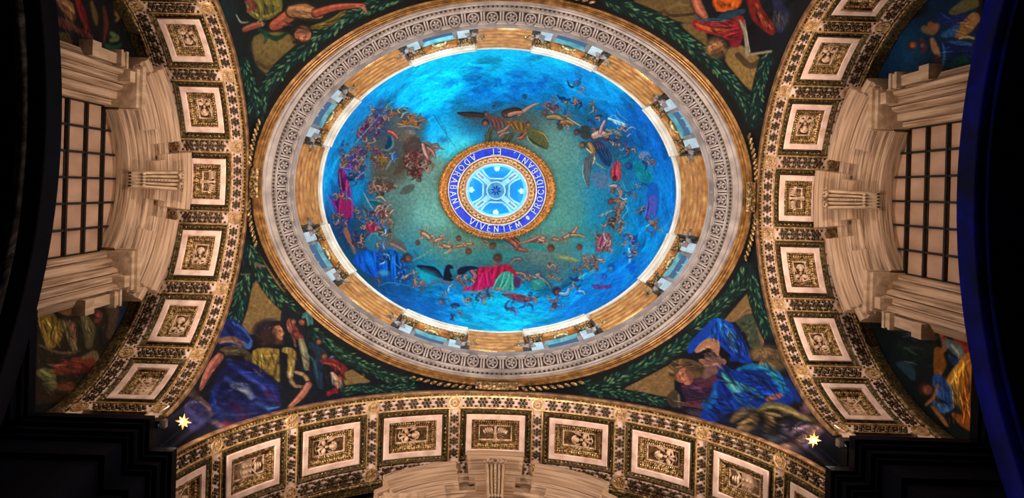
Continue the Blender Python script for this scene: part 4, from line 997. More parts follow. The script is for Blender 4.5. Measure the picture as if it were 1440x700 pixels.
WING((540, 420), (670, 470), 30, (120, 122, 100), 7, -1); WING((560, 330), (700, 380), -26, (150, 190, 190), 6, -1); S([(550, 330), (600, 300), (640, 340), (720, 385)], [5, 9, 4], (170, 200, 196), .7); S([(620, 250), (650, 300), (720, 350)], [4, 8, 4], (130, 190, 205), .7)
HEAD(345, 545, 32, (150, 104, 70), (46, 36, 24), 150); LIMB([(400, 540), (430, 600), (400, 690)], [40, 44, 26], (140, 104, 64)); LIMB([(380, 580), (440, 640), (430, 700)], [12, 14, 10], (190, 160, 120))
PG([(430, 520), (500, 520), (560, 600), (540, 680), (480, 640)], (62, 54, 78)); 
for k in range(8): S([(440+12*k, 530+3*k), (470+10*k, 590), (490+8*k, 650)], [4, 7, 3], (120, 110, 140) if k % 2 else (30, 26, 46), .8)
CROWD(590, 520, 70, 24, 12, [(150, 130, 140), (60, 60, 90)], 40, 4, 20); HEAD(640, 540, 20, (170, 150, 160), (60, 50, 80), 40)
CROWD(220, 175, 110, 26, 12, [(40, 100, 140), (110, 120, 110), (10, 60, 120)], 50, 6, 8); CROWD(430, 230, 20, 50, 7, [(50, 110, 140), (110, 140, 150)], 50, 7); CROWD(300, 200, 40, 20, 6, [(60, 70, 120)], 40, 8)
for k in range(16): S([(270+rng.uniform(-10, 300), 100+rng.uniform(0, 80)), (330+rng.uniform(0, 260), 150), (420+rng.uniform(0, 200), 190)], [2, 5, 2], (30, 170, 220), .35, 1.5)
for k in range(14): x = rng.uniform(760, 900); y = rng.uniform(340, 560); S([(x, y), (x+20, y+30), (x+30, y+70)], [2, 6, 2], (60, 140, 180), .45, 1.5)
B(850, 630, 45, 36, 0, (90, 130, 180), .9); 
for k in range(20): x = rng.uniform(640, 830); y = rng.uniform(580, 690); S([(x, y), (x+rng.uniform(-30, 30), y+20), (x+rng.uniform(-30, 30), y+45)], [3, 9, 3], (0, rng.uniform(130, 185), rng.uniform(150, 180)), .6, 1.5)
for k in range(14): x = rng.uniform(270, 330); y = rng.uniform(540, 690); S([(x-5, y-20), (x, y), (x+2, y+40)], [2, 4, 2], (130, 160, 150), .4, 1.5)
# ---- right
tile(800, 210, 5.833)
PG([(115, 100), (185, 30), (205, 60), (180, 170), (165, 310), (135, 280)], (84, 92, 96)); S([(120, 110), (112, 200), (150, 310)], [4, 8, 3], (180, 176, 160), .8)
for k in range(4): S([(150+10*k, 100), (145+9*k, 190), (155, 290)], [3, 6, 2], (60, 66, 76) if k % 2 else (120, 122, 118), .7)
S([(200, 90), (250, 130), (300, 160)], [8, 16, 6], (150, 146, 124), .8); PG([(230, 0), (320, 0), (350, 80), (330, 140), (270, 100)], (30, 60, 96)); 
for k in range(6): S([(240+16*k, 10), (270+12*k, 50), (300+8*k, 90)], [3, 6, 3], (90, 100, 140) if k % 2 else (14, 26, 60), .7)
PG([(190, 200), (260, 180), (320, 220), (320, 290), (280, 330), (210, 290)], (86, 106, 132), .75); B(265, 250, 50, 60, 20, (104, 118, 142), .5, .6)
DRAPE([(350, 150), (390, 95), (415, 110)], [(345, 235), (380, 255), (425, 235)], (186, 62, 76), 8); HEAD(375, 235, 24, (110, 50, 44), (50, 20, 20), 90)
HEAD(360, 340, 26, (150, 96, 88), (90, 56, 54), 170); LIMB([(330, 300), (390, 300), (430, 350)], [16, 30, 24], (160, 128, 120)); LIMB([(400, 320), (430, 380), (400, 400)], [20, 22, 14], (170, 136, 130))
HEAD(345, 425, 30, (140, 72, 76), (90, 36, 44), 160); LIMB([(390, 420), (440, 450), (400, 520)], [36, 40, 26], (132, 112, 110)); HEAD(380, 500, 22, (150, 108, 96), (70, 50, 50), 160)
WING((350, 500), (235, 545), 20, (110, 132, 128), 5, -1); CROWD(370, 600, 70, 60, 26, [(120, 96, 88), (150, 126, 116), (80, 66, 60)], 50, 11); CROWD(400, 460, 40, 80, 14, [(120, 100, 100), (150, 130, 126)], 46, 12)
S([(440, 270), (470, 350), (450, 430), (480, 500), (440, 560), (470, 620), (420, 680)], [4, 7, 4], (130, 190, 200), .7); HEAD(490, 135, 34, (60, 100, 150), (10, 50, 110), 190)
PG([(540, 80), (600, 120), (660, 180), (690, 250), (600, 260), (550, 200)], (10, 130, 130), .75); 
for k in range(12): x = rng.uniform(540, 660); y = rng.uniform(90, 250); S([(x, y), (x+20, y+15), (x+34, y+50)], [3, 8, 3], (60, 190, 180) if k % 2 else (0, 90, 110), .6)
B(620, 50, 45, 32, 0, (110, 140, 190), .85); CROWD(560, 310, 50, 30, 9, [(50, 130, 170), (30, 90, 110)], 40, 13, -40); PG([(650, 290), (720, 280), (740, 400), (720, 540), (640, 570), (630, 480)], (30, 80, 170), .7)
DRAPE([(650, 400), (720, 390)], [(625, 570), (700, 560)], (84, 90, 170), 7, .5, 1.5); CROWD(600, 500, 36, 40, 8, [(60, 70, 120)], 36, 14); CROWD(690, 640, 60, 50, 14, [(90, 170, 200), (120, 130, 190), (40, 120, 190)], 46, 15)
for k in range(10): x = rng.uniform(440, 560); y = rng.uniform(100, 320); S([(x, y), (x-10, y+30), (x-4, y+60)], [3, 8, 3], (10, 110, 160), .4, 2)
for k in range(8): x = 780+k*9; S([(x, 620-k*14), (x-20, 660-k*8), (x-60, 700)], [2, 5, 2], (80, 170, 210), .5)
# ---- lower right
tile(740, 320, 5.833)
DRAPE([(600, 60), (680, 50), (700, 100)], [(570, 190), (620, 190), (680, 170)], (150, 70, 92), 8); CROWD(640, 130, 60, 60, 20, [(160, 120, 110), (180, 150, 160), (130, 60, 80)], 44, 21); CROWD(590, 80, 30, 24, 6, [(130, 100, 90)], 40, 22)
CROWD(500, 280, 90, 60, 22, [(150, 124, 106), (120, 100, 88), (90, 70, 60)], 46, 23, -20); PUTTO(600, 260, 190, 52, (176, 140, 120)); CROWD(420, 340, 40, 40, 8, [(120, 110, 96)], 40, 24)
for k in range(12): x = rng.uniform(370, 560); S([(x, 470-(x-370)*.6), (x+14, 440-(x-370)*.6), (x+40, 420-(x-370)*.6)], [4, 12, 4], (120, 190, 190), .5, 2)
B(150, 250, 120, 60, 10, (92, 112, 104), .7, .6); B(340, 250, 90, 20, 12, (140, 138, 84), .75, .5); S([(270, 240), (340, 250), (430, 268)], [8, 20, 8], (160, 150, 96), .7); B(80, 155, 70, 22, 8, (20, 132, 128), .8, .4)
PUTTO(130, 85, -20, 62, (164, 122, 100), seed=4); PUTTO(240, 95, 190, 66, (156, 110, 88), seed=5); PUTTO(330, 70, 150, 80, (160, 118, 92), (90, 50, 30), seed=9); LIMB([(370, 60), (400, 20), (420, -10)], [22, 20, 12], (160, 120, 96)); LIMB([(370, 60), (440, 62), (480, 80)], [24, 20, 12], (150, 108, 86))
HEAD(205, 165, 28, (120, 66, 40), (80, 40, 20), 90); HEAD(435, 155, 27, (150, 72, 50), (90, 30, 26), 100); LIMB([(10, 110), (80, 110), (130, 120)], [14, 18, 12], (110, 62, 46))
for k in range(10): S([(340+14*k, 30+rng.uniform(0, 60)), (370+14*k, 70), (400+12*k, 120)], [2, 4, 2], (60, 150, 140), .35)
HEAD(100, 380, 28, (170, 150, 146), (90, 70, 70), 100); WING((170, 400), (305, 440), 30, (104, 100, 94), 7, -1); WING((0, 350), (60, 410), 10, (90, 76, 70), 5); LIMB([(110, 410), (170, 450), (200, 500)], [30, 26, 16], (120, 106, 110)); DRAPE([(50, 430), (150, 430)], [(50, 500), (140, 500)], (60, 140, 130), 6)
LIMB([(30, 390), (80, 410)], [14, 12], (170, 130, 120)); B(160, 520, 60, 60, 0, (10, 90, 120), .5, .5); S([(0, 600), (40, 590), (100, 570)], [26, 22, 8], (150, 50, 66)); S([(0, 565), (60, 575), (110, 560)], [8, 10, 4], (60, 60, 70), .8)
HEAD(250, 520, 42, (130, 70, 80), (40, 26, 44), 60); LIMB([(280, 540), (330, 540), (350, 500)], [30, 34, 20], (110, 150, 180)); CROWD(250, 610, 60, 40, 12, [(110, 80, 120), (60, 130, 180)], 50, 26); HEAD(230, 635, 24, (120, 80, 90), (30, 40, 90), 80)
S([(340, 480), (420, 490), (560, 470)], 5, (60, 150, 190), .5); S([(400, 480), (440, 490), (420, 530)], [4, 12, 3], (120, 190, 200), .8); B(600, 410, 60, 26, 30, (60, 110, 190), .7); HEAD(640, 395, 24, (90, 110, 190), (10, 60, 170), 60)
DRAPE([(540, 465), (640, 470), (700, 465)], [(560, 500), (640, 500), (690, 490)], (104, 60, 130), 7); HEAD(695, 330, 38, (70, 140, 190), (0, 70, 140), 120); CROWD(850, 100, 50, 40, 14, [(100, 90, 170), (30, 80, 190)], 40, 28)
S([(840, 170), (850, 230), (845, 290)], [16, 26, 8], (150, 200, 225)); S([(850, 175), (835, 220), (850, 270)], [6, 8, 4], (60, 140, 200), .7); B(860, 330, 34, 40, 0, (0, 80, 190), .7, .5); PG([(780, 480), (830, 330), (850, 380), (880, 400), (800, 480)], (0, 176, 226), .4)
for k in range(22): x = rng.uniform(330, 900); y = 660-(x-330)*.35+rng.uniform(-120, 0); S([(x, y), (x+30, y-14), (x+70, y-40)], [3, 10, 3], (0, rng.uniform(90, 170), rng.uniform(170, 235)), .45, 2)
# ---- bearded robed figure seated on clouds with an eagle beside him
tile(620, 320, 5.833)
B(450, 230, 200, 46, 0, (56, 128, 122), .8, .4); B(280, 150, 260, 26, 0, (110, 120, 100), .5, .5); B(800, 230, 90, 50, 20, (96, 118, 108), .7, .5)
for (x, y, d, s_, sd) in ((60, 165, 10, 66, 1), (150, 150, 170, 60, 2), (235, 130, 0, 56, 3), (370, 110, 20, 50, 8)): PUTTO(x, y, d, s_, (158, 118, 92), (80, 50, 34), seed=sd)
for (x, y, r) in ((145, 85, 26), (225, 190, 30), (425, 145, 32), (900, 165, 32)): HEAD(x, y, r, (128, 80, 52), (70, 38, 24), 90)
LIMB([(540, 90), (600, 120), (640, 170), (710, 190)], [30, 44, 30, 12], (140, 82, 66)); LIMB([(600, 90), (640, 130), (610, 180)], [22, 24, 12], (120, 66, 50)); PUTTO(820, 100, -160, 66, (164, 120, 100), seed=6); LIMB([(640, 130), (740, 100), (820, 60)], [8, 20, 12], (150, 104, 84))
LIMB([(650, 255), (600, 260), (570, 300)], [22, 18, 12], (130, 96, 92))
HEAD(465, 245, 44, (120, 64, 52), (70, 30, 30), 110); B(440, 295, 26, 22, 0, (110, 104, 84), .9); S([(400, 270), (440, 300), (480, 300)], 8, (70, 80, 70), .7)
DRAPE([(300, 330), (420, 320), (540, 300), (620, 370)], [(280, 470), (400, 480), (480, 400), (640, 390)], (168, 24, 66), 11, .45, 1.5); DRAPE([(270, 440), (330, 370), (400, 360)], [(170, 515), (300, 510), (440, 470)], (190, 30, 90), 9, .5, 1.5); PG([(500, 300), (560, 310), (630, 380), (600, 400), (540, 350)], (176, 28, 56), .9)
DRAPE([(490, 375), (560, 360), (600, 400)], [(430, 490), (500, 510), (610, 510)], (70, 150, 130), 9, .5, 1.5); PG([(600, 400), (650, 420), (640, 490), (600, 480)], (96, 40, 90), .9); LIMB([(250, 350), (280, 390), (270, 420)], [30, 36, 20], (150, 84, 84)); LIMB([(620, 370), (680, 380), (700, 420)], [22, 26, 16], (140, 100, 90)); B(470, 500, 30, 12, 0, (160, 130, 110), .9)
PG([(130, 360), (160, 325), (240, 312), (310, 330), (230, 350), (160, 390)], (26, 30, 56)); PG([(20, 390), (35, 320), (70, 300), (95, 330), (70, 345), (100, 430), (20, 430)], (20, 26, 44)); S([(70, 305), (98, 318), (92, 335)], 8, (40, 40, 60))
tile(480, 320, 5.833); PG([(615, 310), (700, 308), (780, 330), (830, 400), (800, 410), (680, 360)], (24, 28, 46)); 
for k in range(6): S([(660+22*k, 325+5*k), (700+20*k, 350+6*k), (740+14*k, 390)], [3, 6, 2], (60, 62, 84), .6)
tile(620, 320, 5.833)
CROWD(190, 430, 70, 50, 16, [(50, 140, 160), (90, 160, 180), (120, 90, 100)], 56, 31); S([(0, 430), (60, 450), (110, 490)], [8, 30, 20], (90, 110, 130)); S([(180, 510), (300, 520), (420, 505), (600, 540), (740, 570)], [6, 14, 8], (150, 100, 110), .9)
DRAPE([(500, 540), (620, 545), (760, 570)], [(520, 560), (640, 610), (740, 600)], (130, 60, 80), 7); S([(170, 550), (180, 600), (240, 650)], [10, 16, 10], (130, 160, 170), .9); CROWD(270, 580, 80, 50, 12, [(60, 160, 190), (120, 160, 170), (30, 100, 160)], 50, 33)
for k in range(7): S([(500+14*k, 640+4*k), (540+14*k, 660+4*k), (600+10*k, 695)], [3, 7, 3], (80, 100, 160), .7)
for k in range(36): x, y = rng.uniform(-150, 800), rng.uniform(540, 760); S([(x, y), (x+40, y+rng.uniform(-12, 12)), (x+90, y+rng.uniform(-20, 20))], [3, 12, 3], (0, rng.uniform(150, 225), rng.uniform(215, 250)) if k % 3 else (0, 90, 170), .5, 2.2)
CROWD(690, 420, 50, 30, 10, [(120, 90, 90), (100, 110, 120)], 40, 34); HEAD(795, 380, 30, (180, 160, 160), (90, 80, 84), 110)
# ---- lower left: figure in blue
tile(480, 320, 5.833)
PG([(0, 60), (40, 190), (160, 330), (310, 490), (300, 500), (120, 360), (-20, 180)], (14, 74, 104), .9)
S([(20, 20), (60, 90), (90, 150), (110, 210)], [30, 34, 26, 14], (150, 90, 66)); S([(30, 30), (70, 100), (100, 170)], [6, 8, 5], (200, 130, 96), .7); CROWD(140, 100, 60, 70, 24, [(60, 56, 90), (110, 60, 90), (30, 60, 110)], 50, 41)
PG([(190, 130), (230, 50), (280, 40), (330, 100), (360, 180), (260, 200)], (40, 110, 130)); S([(240, 50), (290, 45), (335, 120)], [4, 6, 3], (130, 180, 190), .8)
DRAPE([(100, 250), (200, 190), (330, 200), (380, 260)], [(120, 310), (260, 400), (360, 400), (400, 330)], (0, 82, 178), 14, .45, 1.35); B(230, 265, 50, 40, 20, (0, 130, 215), .6, .6); DRAPE([(370, 200), (440, 190), (500, 260)], [(380, 410), (460, 440), (530, 380)], (0, 74, 150), 12, .4, 1.7)
S([(440, 210), (440, 290), (520, 350)], [4, 8, 4], (60, 180, 220), .8); S([(460, 230), (470, 300), (510, 340)], [3, 6, 3], (10, 40, 110), .8); HEAD(540, 245, 44, (140, 84, 66), (50, 34, 36), 30); HEAD(500, 270, 26, (110, 70, 80), (40, 40, 70), 90)
PG([(380, 100), (430, 85), (500, 120), (540, 180), (500, 190), (400, 150)], (90, 92, 84)); S([(400, 130), (450, 150), (530, 195)], [14, 18, 6], (170, 110, 104)); LIMB([(510, 410), (560, 385), (620, 360)], [20, 18, 10], (170, 130, 110)); S([(580, 270), (660, 230), (740, 180)], [8, 20, 10], (130, 150, 130), .6)
B(345, 370, 44, 22, 0, (80, 160, 170), .8, .5); CROWD(355, 250, 30, 26, 8, [(20, 60, 100), (140, 180, 190)], 36, 43); CROWD(295, 420, 36, 16, 8, [(110, 80, 120), (60, 110, 150)], 36, 44); S([(300, 480), (380, 450), (480, 460), (560, 480)], [4, 8, 4], (90, 160, 190), .7)
B(680, 390, 110, 44, 15, (20, 176, 190), .7, .5); CROWD(640, 450, 60, 24, 12, [(140, 110, 130), (110, 90, 110)], 50, 46, 10); S([(700, 480), (780, 440), (880, 460)], [10, 30, 18], (90, 104, 130), .9); S([(560, 470), (640, 490), (700, 495)], 6, (20, 60, 110), .7)
PUTTO(690, 60, -145, 100, (168, 124, 100), (90, 60, 40), seed=3); PUTTO(790, 100, 160, 76, (170, 120, 96), seed=7); PUTTO(870, 150, 10, 80, (164, 126, 98), seed=2); HEAD(625, 122, 25, (120, 76, 60), (70, 50, 44), 100); S([(840, 210), (880, 190), (900, 170)], [6, 10, 5], (190, 160, 110), .8)
for k in range(40): x = rng.uniform(150, 640); y = 440+(x-150)*.28+rng.uniform(20, 120); S([(x, y), (x+40, y+10), (x+80, y+30)], [3, 12, 3], (0, rng.uniform(70, 130), rng.uniform(140, 200)), .5, 2)
# ---- left
tile(450, 220, 5.833)
DRAPE([(150, 110), (200, 120), (240, 240)], [(180, 300), (220, 400), (260, 500)], (128, 24, 92), 12, .45, 1.6); DRAPE([(80, 320), (140, 360), (250, 400)], [(130, 440), (190, 500), (240, 520)], (92, 24, 104), 14, .5, 1.7); DRAPE([(170, 300), (240, 300)], [(150, 470), (250, 490)], (150, 30, 90), 9, .5, 1.5)
S([(160, 130), (165, 220), (190, 320)], [4, 7, 3], (150, 150, 190), .7); S([(60, 300), (80, 400), (120, 470)], [6, 10, 5], (90, 130, 170), .7); CROWD(140, 510, 46, 50, 14, [(110, 130, 150), (60, 80, 110)], 44, 51); CROWD(190, 560, 40, 40, 10, [(90, 80, 120)], 40, 52)
S([(210, 590), (225, 640), (240, 700)], [24, 40, 26], (160, 100, 74)); CROWD(280, 50, 80, 60, 26, [(110, 40, 110), (60, 70, 130), (40, 110, 170), (90, 100, 140)], 50, 53); CROWD(270, 170, 60, 60, 20, [(20, 60, 120), (90, 70, 120)], 50, 54); HEAD(340, 100, 26, (30, 100, 150), (10, 50, 90), 60); B(340, 165, 26, 18, 0, (110, 40, 90), .8)
B(300, 290, 44, 90, 0, (0, 150, 200), .7, .5); CROWD(290, 440, 40, 30, 9, [(120, 90, 130), (90, 100, 140)], 36, 55); PG([(360, 300), (400, 350), (440, 470), (400, 520), (350, 420)], (56, 110, 126), .85); S([(360, 300), (400, 380), (440, 440)], [5, 9, 4], (160, 190, 196), .8); S([(350, 430), (370, 500), (360, 560)], [4, 8, 4], (110, 180, 180), .6)
B(520, 130, 90, 110, 10, (92, 84, 70), .8, .4); CROWD(500, 240, 80, 90, 40, [(120, 100, 84), (90, 74, 62), (70, 62, 56), (150, 128, 108)], 60, 56); HEAD(575, 235, 32, (120, 74, 54), (60, 40, 34), 130); S([(450, 170), (440, 230), (470, 290)], [6, 10, 5], (170, 150, 130), .7); LIMB([(460, 340), (500, 330), (540, 370)], [16, 18, 12], (160, 128, 110))
PG([(400, 360), (480, 365), (550, 400), (540, 430), (450, 400)], (30, 86, 88), .9); S([(400, 355), (480, 362), (550, 400)], [4, 7, 4], (150, 160, 130), .8)
CROWD(500, 480, 80, 60, 26, [(150, 110, 100), (170, 140, 124), (120, 60, 60)], 60, 57); CROWD(440, 560, 70, 40, 22, [(160, 50, 80), (130, 40, 60), (190, 120, 120)], 56, 58); DRAPE([(380, 550), (440, 540), (480, 570)], [(390, 610), (450, 620), (470, 600)], (160, 40, 78), 6); CROWD(530, 620, 60, 40, 14, [(120, 100, 90), (90, 80, 70)], 50, 59)
PG([(390, 690), (420, 625), (470, 640), (520, 700)], (50, 110, 130), .9); S([(400, 680), (430, 625), (500, 680)], [4, 7, 4], (130, 170, 180), .8); B(70, 560, 40, 120, -25, (14, 72, 118), .5, .5)
# ---- upper left: brown clouds and figures
tile(450, 120, 5.833)
for (x, y, rx, ry, dg, c, a) in ((740, 470, 110, 90, 0, (86, 76, 68), .9), (650, 600, 120, 90, -30, (90, 80, 68), .95), (560, 480, 120, 130, 0, (80, 82, 82), .8), (700, 330, 120, 110, 20, (100, 92, 82), .8), (470, 330, 110, 90, -30, (60, 70, 96), .75), (600, 700, 110, 90, 0, (92, 84, 70), .95), (820, 330, 60, 60, 0, (80, 84, 84), .6)):
    B(x, y, rx, ry, dg, c, a, .45)
PG([(640, 640), (690, 560), (740, 560), (720, 640), (660, 720), (600, 720)], (84, 68, 52), .9); PG([(680, 500), (720, 430), (790, 420), (830, 470), (800, 560), (720, 580)], (74, 56, 50), .85); B(750, 500, 50, 50, 0, (96, 70, 62), .6, .6); S([(560, 560), (600, 570), (540, 690)], [8, 22, 10], (130, 136, 124), .8); S([(750, 600), (800, 590), (830, 560)], [8, 24, 10], (130, 116, 104), .7)
CROWD(740, 290, 80, 40, 24, [(150, 96, 54), (176, 130, 90), (120, 84, 60), (140, 130, 110)], 60, 61, 10); S([(720, 310), (770, 290), (790, 340)], [14, 24, 12], (178, 96, 40), .9); S([(640, 340), (720, 330), (820, 350)], [5, 9, 4], (180, 160, 130), .8); B(740, 385, 40, 20, 10, (140, 120, 104), .8, .4)
CROWD(620, 230, 100, 40, 24, [(90, 120, 130), (120, 130, 120), (60, 80, 90)], 56, 62, 5); LIMB([(560, 375), (600, 390), (635, 430)], [22, 24, 16], (180, 90, 78)); PG([(560, 410), (585, 440), (580, 500), (530, 520), (545, 470)], (14, 60, 96), .95); S([(590, 420), (600, 480), (560, 530), (500, 520)], [8, 14, 6], (110, 150, 140), .8)
CROWD(470, 260, 90, 70, 44, [(80, 90, 140), (110, 60, 110), (60, 110, 150), (130, 130, 150)], 56, 63, -35); CROWD(400, 390, 90, 80, 44, [(110, 40, 100), (90, 100, 140), (140, 80, 110), (60, 100, 140)], 54, 64, -40); CROWD(330, 550, 100, 70, 44, [(100, 60, 130), (60, 110, 160), (130, 100, 130), (150, 120, 120)], 54, 65, -30); CROWD(480, 590, 70, 80, 26, [(120, 40, 90), (110, 90, 90), (130, 104, 60)], 54, 66)
CROWD(200, 560, 60, 90, 18, [(50, 120, 190), (110, 130, 160), (20, 90, 170)], 56, 67); CROWD(250, 640, 80, 50, 22, [(110, 70, 150), (70, 60, 140)], 54, 68); PG([(480, 120), (520, 110), (520, 200), (420, 260), (330, 330), (240, 380), (330, 300), (440, 220)], (60, 90, 140), .55)
for k in range(14): S([(240+22*k, 520-24*k), (270+20*k, 500-24*k), (310+20*k, 440-20*k)], [2, 4, 2], (110, 190, 215), .5, 1.2)
B(515, 600, 34, 30, 0, (140, 104, 40), .8, .4); B(700, 420, 50, 34, 0, (120, 96, 80), .6, .5)
tile(560, 170, 5.833)
CROWD(170, 330, 100, 70, 60, [(130, 60, 54), (96, 40, 38), (160, 96, 84), (110, 60, 46)], 56, 71, 30); CROWD(240, 240, 60, 60, 28, [(140, 96, 84), (110, 64, 56)], 56, 72); LIMB([(200, 190), (215, 250), (240, 300)], [20, 30, 20], (176, 124, 110)); LIMB([(240, 220), (280, 250), (300, 300)], [20, 24, 12], (150, 100, 90)); CROWD(120, 400, 60, 60, 26, [(120, 56, 48), (90, 40, 36)], 50, 73)
for x, y in ((120, 340), (180, 400), (90, 420), (60, 320), (250, 340), (170, 480)): HEAD(x, y, 22, (150, 90, 80), (70, 30, 28), 120)
PG([(10, 590), (60, 530), (130, 520), (120, 570), (60, 600)], (84, 84, 74), .9)
# seams beside the wreath
tile(440, 70, 3.18)
S([(540, 290), (590, 370), (640, 440)], [5, 3, 2], (30, 90, 120), .7); B(580, 400, 22, 16, 0, (20, 90, 140), .6, .6); S([(560, 300), (600, 380), (580, 410)], [3, 6, 3], (40, 100, 130), .5)

# ================================================================== pendentives
def GARLAND(pts, wd, seed=0):
    """rope of laurel leaves"""
    r = np.random.default_rng(seed); S(pts, wd*1.25, (8, 16, 16), .95, 2); S(pts, wd, (10, 30, 28), 1, 2)
    P = smooth(smooth(pts)); n = len(P); L = sum(math.dist(P[i], P[i+1]) for i in range(n-1)); k = int(L/(wd*.075))
    cum = [0]
    for i in range(n-1): cum.append(cum[-1]+math.dist(P[i], P[i+1]))
    for i in range(k):
        s_ = L*i/k; j = min(max(np.searchsorted(cum, s_)-1, 0), n-2); f = (s_-cum[j])/max(cum[j+1]-cum[j], 1e-6); x = P[j][0]+(P[j+1][0]-P[j][0])*f; y = P[j][1]+(P[j+1][1]-P[j][1])*f
        d = math.atan2(P[j+1][1]-P[j][1], P[j+1][0]-P[j][0]); o = r.uniform(-.42, .42)*wd; sd = d+(o/wd)*1.6+r.uniform(-.2, .2); x -= sin(d)*o; y += cos(d)*o; l = wd*r.uniform(.28, .42)
        c = [(34, 92, 72), (20, 68, 60), (70, 108, 76), (14, 44, 48), (96, 128, 90)][r.integers(5)]; k2 = 1.0-.5*max(0, o/wd*1.5)
        S([(x, y), (x+l*.5*cos(sd), y+l*.5*sin(sd)), (x+l*cos(sd), y+l*sin(sd))], [wd*.03, wd*.16, wd*.02], lit(c, k2*.85), .9, .9); S([(x, y), (x+l*.9*cos(sd), y+l*.9*sin(sd))], wd*.025, lit(c, 1.5), .5)
def FOLDS(pts, wd, c, n=5, k=1.6):
    """cloth as parallel folds following a path"""
    S(pts, wd, lit(c, .55), 1, 2)
    P = smooth(pts)
    for i in range(n):
        o = (-.42+.84*i/max(n-1, 1))*wd; q = [(x+o*.7, y+o*.7) for x, y in pts]
        S(q, [wd*.05, wd*.16, wd*.04], lit(c, k if i % 2 == 0 else .8), .75, 1.6)
        S([(x+wd*.07, y+wd*.05) for x, y in q], [wd*.02, wd*.06, wd*.02], lit(c, .3), .7, 1.4)
for k in range(34):     # faint companies of blue figures between the larger groups
    a = 2*PI*k/34+rng.uniform(-.08, .08); r_ = rng.uniform(.62, .9)
    if 3.6 < a < 5.2: continue
    tile(0, 0, 1); CROWD(701+248*r_*cos(a), 270+199*r_*sin(a), 12, 8, 9, [(40, 120, 180), (90, 120, 180), (30, 90, 150), (110, 150, 180), (60, 70, 130)], 8.5, 200+k, math.degrees(a))
BRUSH(4200, on_dome(.36, .99), .3, 5, 1.4, .5, 10)
tile(0, 0, 1)
PG([(200, 345), (345, 345), (420, 470), (640, 545), (560, 560), (380, 570), (240, 640), (190, 640)], (14, 14, 26), 1, 2, False)
# lower left
tile(240, 350, 4.667)
PG([(470, 0), (560, 0), (840, 420), (840, 560), (500, 560), (440, 500), (480, 200)], (108, 88, 54), 1, 2, False); BRUSHP = [(560, 250), (600, 330), (540, 400), (650, 420), (700, 440), (520, 470)]
for k in range(260): x, y = rng.uniform(470, 760), rng.uniform(190, 500); B(x, y, 7, 5, 0, lit((112, 92, 56), rng.uniform(.75, 1.3)), .5, .6)
PG([(470, 0), (530, 0), (560, 200), (500, 200)], (10, 30, 34)); GARLAND([(500, 165), (470, 260), (450, 370), (415, 470)], 92, 1); GARLAND([(505, -20), (570, 120), (680, 290), (840, 440), (900, 500)], 80, 2); S([(460, 165), (520, 165)], 10, (90, 84, 50), .8); B(575, 105, 30, 14, 30, (120, 80, 70), .7)
PG([(330, 480), (420, 460), (500, 540), (535, 600), (520, 650), (400, 640), (300, 600)], (18, 34, 92)); S([(400, 480), (470, 520), (530, 600)], [8, 16, 8], (50, 90, 160), .8); S([(350, 490), (400, 560), (380, 600)], [8, 30, 8], (10, 14, 50), .8); S([(470, 610), (510, 640), (530, 600)], [20, 34, 14], (70, 100, 150), .8)
S([(310, 600), (400, 590), (470, 620)], [24, 40, 26], (104, 76, 60)); S([(320, 620), (400, 605), (460, 640)], [5, 10, 5], (160, 124, 98), .7); S([(330, 660), (420, 650), (480, 690)], [20, 40, 20], (70, 56, 42))
# bearded head
B(640, 560, 100, 90, 0, (20, 16, 30)); B(625, 520, 70, 50, -20, (34, 24, 40), .9, .4); B(630, 580, 60, 50, 0, (52, 36, 30), .9, .5)
for k in range(26): a = rng.uniform(PI*.5, PI*1.6); S([(640+50*cos(a), 570+50*sin(a)), (640+80*cos(a+.3), 570+75*sin(a+.3))], 5, (90, 60, 44) if k % 2 else (20, 14, 20), .6)
PG([(680, 510), (730, 505), (750, 560), (735, 600), (690, 600), (665, 560)], (150, 100, 72)); B(705, 540, 26, 16, -10, (190, 134, 100), .8, .4); S([(700, 525), (722, 528)], 4, (40, 24, 24)); S([(738, 530), (750, 560), (738, 566)], 4, (60, 34, 30), .8); S([(715, 585), (738, 582)], 5, (90, 40, 34), .9); B(690, 600, 34, 18, 10, (60, 42, 34), .8, .4)
S([(760, 480), (800, 500), (830, 560)], [26, 40, 24], (120, 66, 54)); B(800, 480, 28, 24, 0, (140, 100, 60), .9, .4)
# tunic, cloak
tile(240, 480, 4.667)
DRAPE([(540, 60), (680, 45), (790, 90)], [(520, 220), (640, 260), (720, 300)], (134, 112, 52), 12, .45, 1.35); PG([(700, 60), (790, 70), (800, 140), (740, 150)], (150, 126, 66), .8); S([(560, 160), (640, 200), (700, 280)], [4, 8, 4], (60, 40, 20), .8); S([(600, 100), (700, 90), (780, 120)], [5, 10, 5], (180, 156, 92), .7)
S([(730, 150), (760, 230), (800, 300), (850, 280)], [16, 22, 14], (150, 120, 86)); S([(740, 200), (770, 260), (820, 300)], 10, (30, 22, 20), .9); S([(350, 80), (430, 60), (500, 90), (520, 160)], [20, 60, 50, 30], (66, 58, 40)); S([(360, 70), (440, 60), (500, 110)], [5, 9, 5], (120, 106, 80), .6)
LIMB([(320, 100), (270, 160), (225, 240), (200, 310)], [54, 60, 44, 20], (118, 70, 62), (22, 14, 30)); S([(290, 120), (250, 180), (215, 270)], [5, 10, 5], (170, 110, 100), .6)
PG([(340, 180), (520, 130), (760, 320), (780, 420), (560, 520), (400, 600), (240, 500), (260, 330)], (18, 22, 66), 1, 3)
